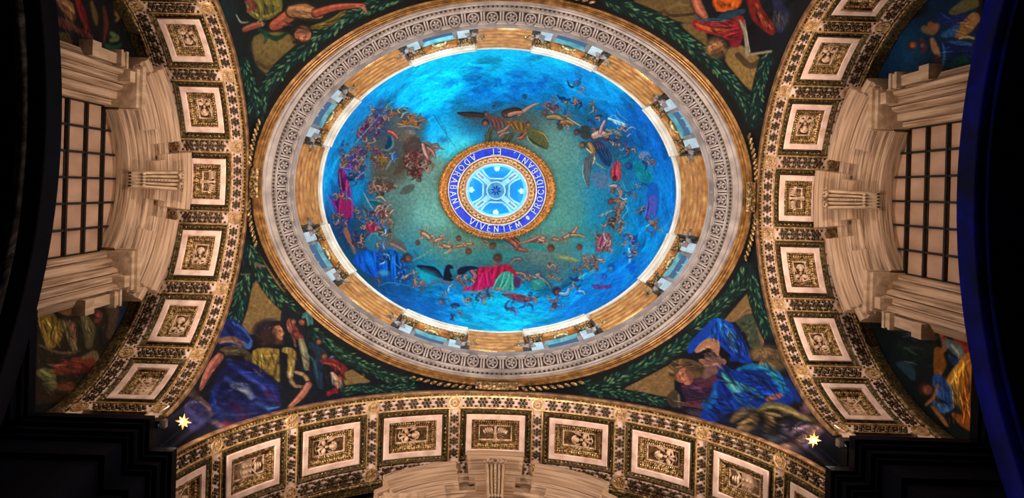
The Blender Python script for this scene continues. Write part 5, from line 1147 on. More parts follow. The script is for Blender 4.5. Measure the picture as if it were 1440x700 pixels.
for pts, w_, c in (([(380, 130), (470, 200), (620, 260), (740, 380)], 40, (26, 40, 110)), ([(460, 200), (600, 300), (680, 400)], 26, (50, 66, 150)), ([(360, 240), (440, 290), (520, 340)], 30, (40, 60, 120)), ([(400, 290), (480, 300), (540, 370)], [30, 60, 20], (86, 96, 128)), ([(440, 310), (500, 330), (530, 380)], [8, 20, 8], (130, 140, 160)),
                   ([(540, 260), (600, 290), (640, 350)], 16, (70, 90, 180)), ([(300, 300), (280, 400), (320, 480)], 40, (20, 34, 96)), ([(280, 340), (300, 420), (400, 500)], 12, (40, 66, 140)), ([(560, 400), (640, 430), (760, 400)], 26, (34, 66, 120)), ([(640, 440), (700, 430), (770, 390)], 8, (80, 130, 180)), ([(620, 330), (680, 360), (700, 410)], 30, (60, 20, 70)),
                   ([(420, 420), (480, 480), (440, 560)], 60, (50, 16, 56)), ([(330, 470), (420, 480), (560, 470)], 8, (60, 80, 140)), ([(350, 540), (400, 560), (370, 590)], [40, 60, 30], (96, 32, 50)), ([(370, 560), (390, 580)], 10, (160, 80, 90)), ([(760, 440), (800, 390), (850, 340)], [20, 26, 20], (130, 80, 70))):
    S(pts, w_, c, .85, 2.5)
PG([(90, 420), (130, 385), (200, 400), (265, 460), (270, 500), (180, 590), (110, 560)], (40, 36, 70)); S([(100, 340), (160, 360), (240, 420), (270, 480)], [10, 26, 34, 16], (90, 66, 62), .9); S([(100, 420), (110, 400), (200, 400), (265, 455)], [3, 6, 3], (130, 120, 150), .7); S([(260, 515), (310, 540), (360, 585)], [8, 16, 10], (140, 110, 100), .8)
S([(80, 330), (140, 330), (190, 380)], [20, 40, 20], (56, 50, 36), .8)
for k in range(10): S([(110+8*k, 430+6*k), (140+8*k, 470+4*k), (160+7*k, 540)], [3, 6, 3], (70, 76, 120), .35)
# putti and drapery right of the seated man
tile(400, 420, 3.891)
PG([(-20, 80), (60, 70), (180, 150), (330, 280), (360, 400), (460, 450), (320, 540), (60, 600), (-20, 640)], (16, 20, 30), 1, 2)
S([(100, 100), (130, 90), (150, 190)], [14, 40, 20], (50, 96, 100)); S([(120, 90), (130, 150), (145, 190)], [4, 8, 4], (120, 160, 150), .6); S([(30, 130), (60, 180), (90, 220)], [40, 50, 30], (110, 56, 50)); S([(20, 150), (50, 220), (60, 260)], [8, 14, 8], (170, 110, 90), .7); S([(90, 230), (110, 300), (120, 380)], [30, 40, 26], (120, 116, 90)); S([(90, 240), (105, 300), (110, 360)], [6, 9, 5], (180, 170, 130), .6)
HEAD(60, 190, 28, (130, 60, 50), (50, 24, 24), 40); S([(0, 280), (40, 300), (30, 420)], [30, 44, 30], (130, 108, 60)); S([(20, 400), (50, 470), (110, 480)], [14, 20, 12], (150, 120, 90)); S([(60, 400), (110, 420), (140, 480)], [16, 22, 14], (150, 120, 86)); LIMB([(130, 470), (90, 530), (30, 590)], [34, 34, 18], (140, 92, 76))
S([(140, 250), (200, 300), (180, 380), (200, 480)], [30, 60, 50, 30], (24, 44, 66)); S([(110, 290), (160, 340), (180, 430)], [8, 14, 6], (60, 110, 120), .6); S([(200, 340), (260, 350), (320, 390), (300, 440)], [20, 50, 50, 20], (96, 30, 32)); S([(210, 350), (270, 360), (320, 400)], [5, 10, 5], (160, 90, 70), .8); HEAD(215, 310, 24, (120, 84, 60), (50, 30, 26), 60)
LIMB([(260, 410), (290, 450), (300, 500)], [24, 30, 20], (150, 110, 90)); S([(240, 520), (280, 500), (320, 530)], [24, 30, 16], (110, 26, 40)); S([(250, 320), (300, 300), (350, 310), (380, 360)], [12, 26, 20, 8], (60, 84, 110)); S([(260, 315), (310, 300), (350, 320)], [4, 6, 3], (120, 150, 170), .7); S([(310, 330), (400, 370), (500, 400)], [10, 30, 16], (34, 90, 110)); S([(340, 350), (420, 380), (500, 420)], [4, 8, 4], (90, 160, 160), .6)
PG([(330, 400), (370, 385), (470, 450), (440, 470), (330, 480), (320, 440)], (116, 94, 60), 1, 1.5, False)
for k in range(60): B(rng.uniform(335, 440), rng.uniform(410, 475), 6, 4, 0, lit((116, 94, 60), rng.uniform(.75, 1.3)), .5, .6)
GARLAND([(150, 180), (260, 260), (400, 350), (560, 420), (700, 478)], 62, 3); GARLAND([(320, 505), (420, 490), (540, 490), (705, 482)], 46, 4); S([(60, 610), (200, 560), (330, 530)], 14, (14, 18, 50), .8)
# lower right
tile(0, 0, 1)
PG([(800, 540), (900, 530), (1060, 350), (1075, 360), (1110, 470), (1180, 620), (1180, 660), (1060, 620), (930, 570)], (12, 12, 24), 1, 2, False)
tile(820, 440, 4.375)
PG([(240, 470), (560, 300), (560, 560), (480, 520)], (112, 88, 56), 1, 2, False)
for k in range(170): x = rng.uniform(270, 540); B(x, rng.uniform(470-(x-240)*.5, 480+(x-240)*.13), 7, 5, 0, lit((116, 92, 58), rng.uniform(.75, 1.3)), .5, .6)
GARLAND([(-10, 450), (80, 470), (220, 410), (420, 310), (640, 170), (840, -10)], 86, 5); GARLAND([(0, 480), (150, 490), (300, 510), (500, 550)], 56, 6)
PG([(520, 340), (560, 290), (640, 280), (740, 320), (760, 380), (700, 440), (600, 430), (540, 390)], (84, 66, 44)); 
for k in range(22): a = rng.uniform(PI*.7, PI*2); S([(610+60*cos(a), 350+50*sin(a)), (610+88*cos(a+.25), 350+66*sin(a+.25))], 7, (140, 112, 74) if k % 2 else (40, 30, 24), .7)
PG([(570, 380), (620, 345), (670, 370), (670, 400), (620, 425), (590, 420)], (140, 84, 70)); B(620, 380, 24, 16, -30, (190, 124, 104), .7, .4); S([(600, 385), (622, 372)], 5, (50, 26, 26)); S([(612, 415), (640, 405)], 5, (110, 40, 44)); S([(660, 350), (720, 350), (740, 390)], [12, 24, 14], (60, 50, 36))
PG([(600, 440), (700, 400), (800, 400), (860, 430), (780, 560), (660, 560)], (50, 26, 56)); S([(610, 450), (700, 460), (800, 420)], [8, 20, 8], (90, 50, 80), .8); S([(620, 500), (720, 500), (800, 470)], [8, 16, 8], (30, 14, 40), .8); PG([(510, 520), (560, 470), (590, 500), (600, 560), (550, 580)], (60, 50, 40)); S([(600, 560), (680, 560), (740, 580)], [20, 40, 24], (84, 44, 54)); S([(586, 500), (590, 580)], 6, (150, 140, 120), .8)
S([(640, 600), (700, 620), (720, 660)], [20, 60, 40], (56, 46, 66)); S([(740, 560), (780, 540), (800, 570)], [30, 60, 30], (10, 70, 130))
tile(980, 360, 4.375)
PG([(150, 410), (330, 200), (350, 340), (280, 400)], (112, 88, 56), 1, 2, False); PG([(240, 400), (340, 360), (410, 540), (330, 560), (300, 480)], (56, 64, 48)); S([(250, 380), (330, 330), (370, 400), (400, 540)], 22, (104, 80, 60)); S([(255, 372), (335, 322), (410, 530)], 5, (150, 120, 90), .8)
for k in range(30): x, y = rng.uniform(270, 370), rng.uniform(400, 540); S([(x, y), (x+12, y-10)], 6, (20, 30, 24) if k % 2 else (90, 96, 70), .7)
GARLAND([(-20, 440), (120, 320), (260, 180), (310, 80)], 84, 7); GARLAND([(330, 110), (350, 220), (390, 360), (440, 480)], 70, 8)
PG([(80, 400), (130, 380), (220, 420), (290, 520), (330, 640), (260, 650), (130, 540), (60, 520), (-40, 600), (-50, 540)], (4, 56, 150)); 
for pts, w_, c in (([(130, 390), (110, 470), (20, 540)], 20, (10, 110, 190)), ([(170, 420), (190, 540), (280, 620)], 26, (8, 60, 170)), ([(180, 430), (220, 520), (210, 560), (300, 610)], [6, 16, 8], (90, 170, 210)), ([(230, 430), (280, 520), (310, 600)], 14, (4, 20, 90)), ([(120, 420), (150, 520), (240, 600)], 12, (4, 24, 110)), ([(140, 390), (160, 480)], 12, (20, 140, 200))): S(pts, w_, c, .85, 2)
S([(0, 580), (60, 540), (110, 540), (110, 620)], [30, 60, 60, 40], (150, 108, 84)); S([(10, 590), (60, 560), (100, 580)], [6, 12, 6], (200, 156, 120), .7); S([(20, 640), (90, 660), (160, 650)], [20, 60, 40], (132, 90, 74)); S([(60, 610), (100, 650)], 8, (70, 36, 40), .8)
B(440, 610, 110, 60, 10, (84, 70, 48), .95, .3); 
for k in range(22): x = rng.uniform(350, 530); S([(x, 560+rng.uniform(0, 30)), (x+20, 600), (x+30, 660)], [4, 8, 4], (140, 116, 80) if k % 2 else (36, 28, 22), .7)
tile(980, 490, 4.12)
PG([(110, 40), (180, 120), (300, 100), (430, 90), (520, 200), (560, 300), (480, 330), (300, 360), (160, 380), (60, 460), (20, 380), (80, 260)], (6, 44, 130)); S([(60, 40), (100, 80), (60, 160)], [40, 90, 60], (110, 80, 76)); S([(40, 100), (120, 90), (160, 130)], [8, 16, 8], (170, 124, 110), .7); S([(0, 190), (60, 200), (110, 160)], [30, 60, 30], (80, 40, 60))
for pts, w_, c in (([(150, 150), (220, 220), (330, 240)], [30, 70, 30], (60, 140, 150)), ([(150, 160), (240, 250), (260, 270)], [10, 26, 10], (110, 180, 176)), ([(240, 120), (380, 100), (470, 180), (500, 260)], [20, 60, 60, 30], (10, 110, 160)), ([(260, 120), (380, 150), (440, 220)], 12, (6, 40, 110)), ([(380, 100), (440, 130), (470, 200)], [6, 16, 8], (60, 150, 170)),
                   ([(140, 190), (190, 280), (200, 360)], 22, (6, 22, 110)), ([(230, 260), (320, 260), (420, 250)], [10, 26, 12], (10, 60, 170)), ([(300, 300), (340, 270), (380, 280)], [8, 20, 8], (60, 140, 180)), ([(110, 200), (90, 300), (60, 340)], [16, 40, 30], (10, 90, 150)), ([(520, 180), (560, 260), (590, 300)], [30, 50, 20], (10, 40, 110)), ([(200, 60), (260, 40), (300, 70)], [30, 60, 30], (8, 50, 150)), ([(100, 330), (140, 400), (180, 420)], [20, 40, 20], (6, 20, 70))):
    S(pts, w_, c, .85, 2.5)
S([(410, 290), (450, 280), (490, 265)], [26, 34, 14], (150, 90, 76)); S([(420, 300), (470, 290)], 5, (80, 40, 40), .8)
B(380, 40, 70, 45, 10, (110, 88, 58), .95, .3); B(345, 78, 24, 10, 0, (20, 14, 14), .9); B(470, 70, 60, 60, 0, (80, 64, 42), .9, .3)
for k in range(18): a = rng.uniform(0, PI); S([(400+40*cos(a), 50+30*sin(a)), (420+80*cos(a), 60+56*sin(a))], 6, (150, 124, 84) if k % 2 else (40, 32, 24), .6)
for pts, w_, c in (([(200, 420), (260, 370), (330, 370), (310, 440), (240, 470)], [20, 60, 60, 60, 30], (92, 76, 48)), ([(240, 460), (280, 430), (320, 400)], [10, 34, 12], (140, 112, 76)), ([(360, 360), (420, 330), (520, 350), (600, 390), (680, 410)], [30, 50, 44, 34, 16], (98, 88, 50)), ([(370, 350), (450, 335), (540, 365), (640, 400)], [5, 12, 5], (160, 140, 90)),
                   ([(400, 380), (430, 420), (400, 470)], [30, 60, 30], (92, 74, 46)), ([(390, 380), (430, 400), (440, 440)], [8, 20, 8], (150, 120, 80)), ([(470, 430), (520, 440), (500, 500)], [20, 40, 30], (60, 52, 66)), ([(480, 440), (510, 450), (500, 490)], 8, (130, 120, 130)), ([(540, 500), (600, 450), (660, 460)], [20, 50, 30], (76, 62, 78)), ([(560, 480), (620, 450), (660, 455)], [5, 10, 5], (140, 116, 130)),
                   ([(440, 590), (560, 570), (680, 480), (750, 430)], [16, 60, 80, 30], (84, 64, 58)), ([(460, 590), (600, 540), (720, 440)], [6, 20, 8], (140, 106, 92)), ([(560, 590), (660, 540), (740, 460)], [6, 18, 8], (60, 50, 76)), ([(620, 320), (640, 360), (600, 380)], [20, 40, 20], (80, 64, 74)), ([(640, 330), (600, 350)], 8, (140, 80, 90)), ([(380, 500), (440, 510), (480, 530)], [16, 50, 20], (30, 30, 36)), ([(560, 400), (500, 380), (460, 420), (480, 480)], 14, (14, 14, 18))):
    S(pts, w_, c, .9, 2.2)
B(440, 530, 26, 20, 0, (84, 84, 90), .6, .5)
# upper left
tile(300, 0, 3.889)
PG([(0, -150), (900, -150), (900, 40), (640, 130), (420, 330), (260, 560), (200, 700), (160, 400), (60, 60)], (18, 24, 24), 1, 2, False)
PG([(220, 200), (400, 180), (460, 260), (340, 400), (240, 360)], (92, 78, 44), 1, 3); B(330, 240, 90, 50, -10, (116, 98, 56), .6, .6); S([(240, 340), (300, 370), (380, 330)], 22, (60, 46, 28), .8); B(60, 60, 60, 60, 0, (16, 40, 44), .6, .5)
GARLAND([(1010, -20), (820, 50), (660, 140), (520, 250), (380, 370), (270, 520), (235, 640)], 76, 11); GARLAND([(170, 330), (190, 420), (215, 520), (225, 620)], 60, 12)
DRAPE([(180, 0), (260, -20), (360, -20)], [(200, 80), (280, 110), (370, 60)], (96, 92, 44), 8); S([(200, 60), (280, 90), (350, 60)], [6, 14, 6], (150, 140, 80), .7); LIMB([(330, 140), (380, 110), (430, 70)], [50, 70, 60], (128, 70, 52)); LIMB([(430, 60), (500, 60), (580, 80)], [60, 80, 40], (132, 96, 66)); LIMB([(560, 70), (660, 40), (760, 30), (820, 30)], [40, 36, 28, 20], (128, 66, 50))
for k in range(4): S([(780, 30), (810, 40), (830+4*k, 30+14*k)], 6, (160, 96, 70), .9)
B(480, 190, 50, 54, 0, (40, 26, 20), 1, .3); B(490, 170, 30, 26, 0, (140, 94, 70), .9, .4); B(495, 205, 28, 24, 0, (96, 60, 44), .9, .4); S([(460, 150), (500, 158), (530, 180)], 6, (26, 16, 14)); S([(470, 185), (510, 190)], 5, (30, 18, 16)); S([(440, 230), (520, 240)], 16, (30, 22, 18), .8)
LIMB([(270, 130), (220, 140), (170, 160)], [22, 34, 26], (112, 66, 50)); S([(125, 80), (150, 120), (190, 120)], [6, 10, 5], (150, 150, 130), .8); S([(190, 60), (220, 30), (180, 10)], [20, 40, 20], (110, 60, 50)); S([(240, 120), (260, 110), (270, 140)], 5, (170, 160, 140), .7); S([(280, 180), (340, 210), (400, 180)], [16, 30, 14], (20, 50, 30)); S([(540, 150), (640, 120), (720, 60)], [20, 40, 14], (84, 72, 30)); S([(550, 140), (640, 110), (700, 60)], [4, 10, 4], (130, 110, 50), .6)
S([(250, 160), (290, 190), (280, 230)], [20, 34, 14], (18, 60, 40), .7)
# upper right
tile(860, 0, 3.889)
PG([(-50, -150), (1000, -150), (990, 180), (860, 420), (790, 690), (600, 480), (400, 260), (160, 80), (0, 10)], (16, 18, 26), 1, 2, False)
PG([(120, 0), (440, -10), (460, 120), (340, 110), (230, 60)], (96, 78, 46), 1, 3); PG([(380, 130), (500, 150), (520, 240), (470, 240)], (98, 80, 46), 1, 3); PG([(620, 330), (680, 240), (820, 330), (790, 480), (730, 470)], (116, 94, 54), 1, 3); B(740, 380, 60, 40, 20, (136, 110, 62), .6, .6); S([(690, 300), (760, 360), (830, 320)], 34, (54, 44, 30), .8)
GARLAND([(-20, -10), (120, 60), (280, 130), (420, 240), (540, 330), (650, 450), (740, 580), (780, 660)], 78, 13); GARLAND([(860, 290), (820, 420), (800, 520), (780, 640)], 62, 14)
S([(260, 70), (340, 85), (450, 75)], 16, (60, 46, 26)); HEAD(285, 72, 24, (90, 70, 44), (50, 36, 22), 0); S([(300, 60), (360, 20), (420, 30)], [8, 30, 10], (110, 92, 56), .8)
LIMB([(460, 0), (480, 50), (510, 90)], [50, 50, 30], (140, 84, 66)); DRAPE([(450, 110), (600, 110), (720, 90)], [(460, 160), (600, 200), (700, 240)], (128, 34, 34), 9, .45, 1.4); S([(460, 130), (540, 160), (640, 160)], [10, 24, 10], (170, 96, 48), .8); DRAPE([(560, -10), (700, -10)], [(580, 60), (680, 50)], (180, 84, 24), 7); S([(590, 100), (640, 80), (720, 60)], [30, 50, 24], (30, 56, 70)); S([(600, 110), (640, 110)], 8, (110, 140, 140), .6)
S([(770, 0), (800, 80), (860, 150), (880, 180)], [60, 80, 60, 20], (104, 28, 26)); S([(790, 20), (830, 100), (880, 160)], [8, 20, 8], (160, 80, 50), .8); S([(900, 0), (930, 80), (920, 160)], [40, 80, 40], (30, 34, 60)); B(920, 110, 40, 40, 0, (70, 64, 70), .8, .4); PG([(640, 170), (710, 170), (700, 250), (650, 250)], (110, 24, 40), .9)
S([(700, 110), (730, 180), (740, 300)], [10, 22, 16], (130, 126, 110)); S([(740, 300), (800, 290), (870, 280)], 14, (130, 118, 100)); PG([(740, 110), (860, 200), (870, 270), (760, 290)], (14, 12, 22), .9, 2, False); S([(725, 110), (755, 280)], 5, (190, 180, 150), .8)
B(570, 260, 60, 56, 0, (96, 72, 44), .95, .3); B(560, 250, 34, 26, 0, (140, 100, 66), .8, .4); B(575, 285, 34, 22, 0, (66, 46, 30), .8, .5)
for k in range(22): a = rng.uniform(0, 2*PI); S([(570+36*cos(a), 262+34*sin(a)), (570+58*cos(a+.3), 262+52*sin(a+.3))], 5, (130, 100, 64) if k % 2 else (44, 32, 24), .6)
S([(540, 240), (560, 236)], 5, (40, 24, 20)); S([(460, 90), (500, 110), (560, 100)], [12, 20, 10], (50, 70, 84), .9)
# ================================================================== lunettes
tile(60, 0, 5.835)
PG([(0, -200), (800, -200), (860, 0), (900, 420), (600, 500), (100, 440), (0, 400)], (14, 14, 16), 1, 3, False)
for pts, w_, c in (([(130, -20), (200, 60), (240, 140)], [60, 110, 60], (120, 84, 50)), ([(120, 20), (180, 60), (270, 120)], 8, (60, 36, 24)), ([(160, 20), (230, 60), (260, 110)], 10, (150, 116, 84)), ([(120, 160), (200, 200), (280, 240)], [50, 80, 40], (90, 48, 36)), ([(120, 280), (180, 310), (230, 350)], [50, 80, 30], (80, 66, 36)), ([(280, -10), (320, 100), (360, 230)], [40, 60, 30], (110, 26, 22)), ([(310, 40), (350, 150), (390, 260)], [16, 24, 12], (60, 10, 12)),
                   ([(400, 20), (430, 130), (440, 200)], [30, 50, 20], (84, 64, 34)), ([(280, 240), (380, 300), (400, 360)], [40, 60, 30], (70, 30, 26)), ([(500, 60), (520, 200), (500, 340)], [26, 40, 20], (74, 30, 26)), ([(590, -10), (610, 60), (600, 120)], [50, 60, 30], (70, 40, 34)), ([(600, 110), (620, 140), (600, 170)], [24, 30, 20], (96, 74, 50)), ([(560, 270), (600, 310), (560, 330)], [30, 60, 30], (70, 84, 50)), ([(520, 370), (580, 400), (640, 360)], [30, 60, 20], (14, 60, 40)), ([(660, -20), (700, 120), (680, 240)], [30, 50, 30], (20, 44, 44)), ([(120, 380), (250, 400), (340, 400)], [30, 50, 20], (22, 50, 30))):
    S(pts, w_, c, .85, 3)
tile(40, 400, 3.89)
PG([(20, 60), (460, 20), (580, 130), (480, 300), (240, 620), (40, 660)], (30, 24, 16), 1, 3, False)
for pts, w_, c in (([(430, 80), (470, 170), (440, 280)], [60, 70, 30], (66, 50, 40)), ([(490, 60), (510, 150), (480, 250)], [20, 30, 16], (20, 34, 54)), ([(100, 190), (130, 260), (120, 320)], [100, 120, 60], (120, 98, 40)), ([(80, 200), (150, 240), (150, 310)], [8, 16, 8], (170, 144, 72)), ([(90, 220), (110, 290)], 8, (60, 44, 20)), ([(170, 140), (220, 150), (260, 150)], [30, 40, 24], (110, 78, 50)), ([(180, 200), (230, 260), (250, 350)], [40, 60, 30], (84, 76, 46)), ([(230, 200), (250, 280), (240, 330)], [20, 34, 14], (104, 70, 56)),
                   ([(300, 170), (330, 240), (330, 330)], [40, 70, 40], (76, 70, 42)), ([(310, 190), (340, 270)], 8, (130, 116, 80)), ([(360, 150), (385, 165), (375, 195)], [30, 40, 30], (86, 44, 34)), ([(60, 330), (160, 370), (260, 370)], [8, 14, 8], (90, 74, 60)), ([(150, 470), (260, 440), (370, 410)], [50, 90, 40], (96, 42, 30)), ([(160, 560), (230, 560), (250, 600)], [30, 60, 30], (90, 46, 30)), ([(60, 480), (110, 500), (130, 560)], [40, 80, 40], (86, 84, 50)), ([(70, 470), (120, 500)], 10, (130, 126, 80)), ([(60, 600), (160, 620), (230, 640)], [30, 50, 20], (40, 24, 16)), ([(300, 400), (360, 380), (380, 430)], [20, 40, 20], (90, 74, 50)), ([(390, 250), (400, 330), (440, 320)], 14, (10, 14, 14)), ([(270, 480), (330, 470), (340, 540)], [20, 40, 20], (60, 24, 22))):
    S(pts, w_, c, .85, 2.6)
HEAD(375, 165, 24, (110, 60, 44), (40, 20, 18), 0); HEAD(300, 150, 20, (120, 84, 60), (60, 40, 26), 90); HEAD(245, 215, 20, (120, 76, 60), (50, 34, 24), 90)
for k in range(90): x, y = rng.uniform(60, 420), rng.uniform(130, 600); S([(x, y), (x+rng.uniform(-14, 14), y+rng.uniform(10, 26))], [3, 5], (16, 12, 10) if k % 2 else (130, 104, 66), .35)
tile(1210, 0, 4.667)
PG([(100, 560), (60, 400), (200, 150), (300, -50), (760, -50), (760, 500), (500, 520)], (6, 26, 46), 1, 3, False); B(280, 330, 130, 150, 20, (6, 44, 72), .8, .5)
for pts, w_, c in (([(420, 60), (340, 100), (280, 60), (330, 20)], 50, (10, 10, 16)), ([(600, 80), (680, 40), (750, 20)], [40, 80, 60], (76, 70, 36)), ([(520, 120), (600, 140), (700, 110)], [40, 80, 40], (14, 26, 72)), ([(420, 190), (470, 200), (500, 170)], [50, 60, 40], (86, 70, 44)), ([(460, 160), (490, 180)], 40, (110, 60, 44)), ([(630, 230), (690, 180), (745, 120)], [40, 90, 80], (120, 86, 46)), ([(650, 250), (700, 240), (740, 250)], 14, (170, 130, 80)),
                   ([(540, 230), (600, 210), (630, 180)], [30, 60, 40], (30, 70, 110)), ([(560, 280), (640, 280), (720, 290)], [20, 30, 20], (40, 80, 130)), ([(560, 300), (640, 340), (720, 330)], [60, 90, 60], (8, 22, 70)), ([(540, 290), (550, 360), (540, 430)], [6, 14, 6], (60, 110, 150)), ([(470, 260), (490, 320), (510, 360)], [30, 50, 30], (130, 92, 60)), ([(500, 370), (500, 420), (480, 460)], [30, 40, 30], (50, 24, 24)), ([(600, 430), (660, 390), (700, 400)], [40, 60, 30], (10, 50, 40)), ([(600, 500), (660, 470), (700, 440)], [20, 40, 30], (90, 76, 60)), ([(400, 260), (420, 310), (400, 340)], [30, 40, 20], (60, 34, 40))):
    S(pts, w_, c, .88, 2.8)
HEAD(335, 295, 34, (130, 66, 44), (44, 24, 20), 0); HEAD(405, 290, 24, (110, 60, 60), (40, 24, 30), 90)
tile(1210, 430, 3.683)
PG([(40, 20), (560, 90), (600, 400), (600, 680), (440, 660), (200, 400), (40, 160)], (8, 14, 18), 1, 3, False)
for pts, w_, c in (([(190, 110), (260, 130), (310, 170)], [30, 70, 40], (22, 30, 38)), ([(200, 200), (280, 240), (380, 220)], [30, 90, 60], (14, 24, 20)), ([(200, 300), (250, 330), (270, 370)], [30, 60, 30], (26, 48, 60)), ([(400, 90), (480, 110), (550, 130)], [40, 70, 40], (34, 50, 20)), ([(360, 130), (380, 160)], 40, (60, 50, 28)), ([(420, 140), (440, 200), (420, 240)], [30, 40, 20], (130, 80, 60)), ([(450, 190), (500, 220), (530, 270)], [40, 70, 30], (84, 100, 104)), ([(470, 200), (510, 250)], 12, (140, 150, 140)), ([(490, 170), (540, 200), (560, 240)], [20, 40, 30], (130, 40, 20)),
                   ([(460, 260), (490, 290), (510, 280)], [20, 40, 20], (10, 46, 80)), ([(400, 230), (410, 300), (400, 350)], [40, 70, 40], (110, 66, 18)), ([(560, 270), (540, 360), (560, 500), (590, 640)], [60, 120, 110, 40], (156, 98, 24)), ([(500, 320), (470, 400), (500, 500)], [30, 60, 30], (150, 110, 40)), ([(560, 280), (500, 350), (470, 400)], [6, 16, 6], (210, 160, 70)), ([(570, 400), (540, 480), (570, 600)], [16, 30, 14], (120, 40, 16)), ([(540, 420), (560, 520), (590, 620)], [6, 14, 6], (200, 120, 40)), ([(480, 560), (540, 600), (580, 640)], [20, 60, 30], (120, 64, 20)),
                   ([(400, 380), (430, 440), (460, 480)], [60, 80, 50], (22, 58, 112)), ([(380, 500), (430, 530), (470, 520)], [20, 50, 30], (40, 80, 130)), ([(400, 510), (450, 540)], 10, (100, 140, 170)), ([(370, 520), (420, 580), (450, 620)], [16, 26, 12], (120, 76, 44)), ([(400, 410), (380, 470), (340, 510)], [16, 22, 14], (120, 80, 56))):
    S(pts, w_, c, .88, 2.6)
HEAD(335, 430, 40, (110, 60, 40), (50, 30, 22), 20); HEAD(425, 150, 20, (150, 90, 70), (60, 30, 24), 160)
for k in range(60): x, y = rng.uniform(380, 590), rng.uniform(200, 620); S([(x, y), (x+rng.uniform(-6, 16), y+rng.uniform(14, 40))], [3, 5], (60, 30, 14) if k % 2 else (210, 150, 60), .3)

def in_poly(poly, x, y):
    ins = False
    for (ax, ay), (bx, by) in zip(poly, poly[1:]+poly[:1]):
        if (ay > y) != (by > y) and x < (bx-ax)*(y-ay)/(by-ay)+ax: ins = not ins
    return ins
def CREASES(poly, deg, n, ln, wd, curl=.5, lo=.35, hi=1.6):
    """folds of cloth inside a polygon: curved dark and light strokes running at deg"""
    xs = [q_[0] for q_ in poly]; ys = [q_[1] for q_ in poly]; k = 0; t = 0
    while k < n and t < n*20:
        t += 1; x, y = rng.uniform(min(xs), max(xs)), rng.uniform(min(ys), max(ys))
        d = math.radians(deg)+rng.uniform(-.4, .4); l = ln*rng.uniform(.4, 1); c_ = rng.uniform(-curl, curl)
        p0 = (x-l*.5*cos(d), y-l*.5*sin(d)); p1 = (x-sin(d)*l*c_*.3, y+cos(d)*l*c_*.3); p2 = (x+l*.5*cos(d+c_), y+l*.5*sin(d+c_))
        if not (in_poly(poly, *p0) and in_poly(poly, *p2)): continue
        k += 1; base = tuple(at(TX+x/TK, TY+y/TK)); f_ = hi if k % 2 else lo
        S([p0, p1, p2], [wd*.25, wd, wd*.2], lit(base, f_*rng.uniform(.85, 1.1)), .6, 1.0)
        if k % 2: S([(q_[0]+wd*.7, q_[1]+wd*.6) for q_ in (p0, p1, p2)], [wd*.2, wd*.7, wd*.2], lit(base, lo), .55, 1.0)
def FACE(x, y, r, deg, skin, up=1):
    """a head in three-quarter view, deg = way the face looks, with brow, eyes, nose and mouth"""
    t = math.radians(deg); f = (cos(t), sin(t)); v = (-sin(t)*up, cos(t)*up); q_ = lambda a, b_: (x+f[0]*a*r+v[0]*b_*r, y+f[1]*a*r+v[1]*b_*r)   # v points to the chin
    PG([q_(-.5, -.8), q_(.3, -.85), q_(.62, -.35), q_(.8, .1), q_(.6, .3), q_(.5, .85), q_(-.1, 1.0), q_(-.6, .4)], skin, 1, 1)
    PG([q_(-.6, -.7), q_(-.15, -.5), q_(-.1, .4), q_(0, .95), q_(-.6, .4)], lit(skin, .5), .7, 2)
    S([q_(.05, -.3), q_(.3, -.36), q_(.52, -.26)], r*.12, lit(skin, .3), .9); B(*q_(.32, -.15), r*.11, r*.08, deg, lit(skin, .2)); B(*q_(.6, -.12), r*.06, r*.06, deg, lit(skin, .25)); S([q_(.5, -.3), q_(.78, .12), q_(.58, .2)], r*.08, lit(skin, .45), .8)
    S([q_(.35, -.6), q_(.45, .0), q_(.4, .3)], r*.16, lit(skin, 1.35), .6); S([q_(.28, .48), q_(.55, .45)], r*.12, (110, 44, 40), .9); S([q_(.3, .62), q_(.5, .6)], r*.08, lit(skin, 1.2), .5)
def in_box(x0, y0, x1, y1):
    return lambda: (rng.uniform(x0, x1), rng.uniform(y0, y1), rng.uniform(0, PI))
for bx, n_ in (((240, 350, 640, 640), 3600), ((820, 380, 1180, 660), 3200), ((310, 0, 560, 200), 1500), ((860, 0, 1090, 200), 1500), ((45, 400, 200, 600), 900), ((1220, 430, 1380, 620), 900), ((70, 0, 210, 110), 600), ((1210, 0, 1380, 140), 600)):
    BRUSH(n_, in_box(*bx), .3, 5, 1.2, .4, 4)
# cloth, drawn over the ground of the figures
tile(240, 350, 4.667)
FACE(705, 552, 52, 0, (158, 108, 80)); S([(660, 500), (690, 480), (740, 490), (756, 510)], [20, 26, 12], (26, 18, 26)); B(700, 606, 40, 18, 15, (70, 48, 38), .9, .4); B(670, 580, 18, 34, 0, (44, 30, 28), .9, .4)
CREASES([(340, 480), (430, 460), (530, 600), (500, 640), (320, 600)], 50, 22, 70, 9); CREASES([(310, 600), (460, 590), (500, 690), (320, 690)], 10, 24, 60, 8)
tile(240, 480, 4.667)
CREASES([(540, 60), (680, 45), (800, 90), (740, 300), (640, 260), (520, 220)], 60, 46, 110, 9); CREASES([(340, 180), (520, 130), (760, 320), (780, 420), (560, 520), (400, 600), (240, 500), (260, 330)], 30, 90, 130, 11, .8, .3, 1.9); CREASES([(90, 420), (130, 385), (265, 460), (270, 500), (180, 590), (110, 560)], 40, 26, 90, 8, .8, .4, 1.8)
CREASES([(190, 300), (330, 90), (360, 130), (230, 320)], -60, 16, 60, 7); CREASES([(300, 60), (520, 70), (520, 160), (330, 150)], 10, 24, 70, 8)
tile(400, 420, 3.891)
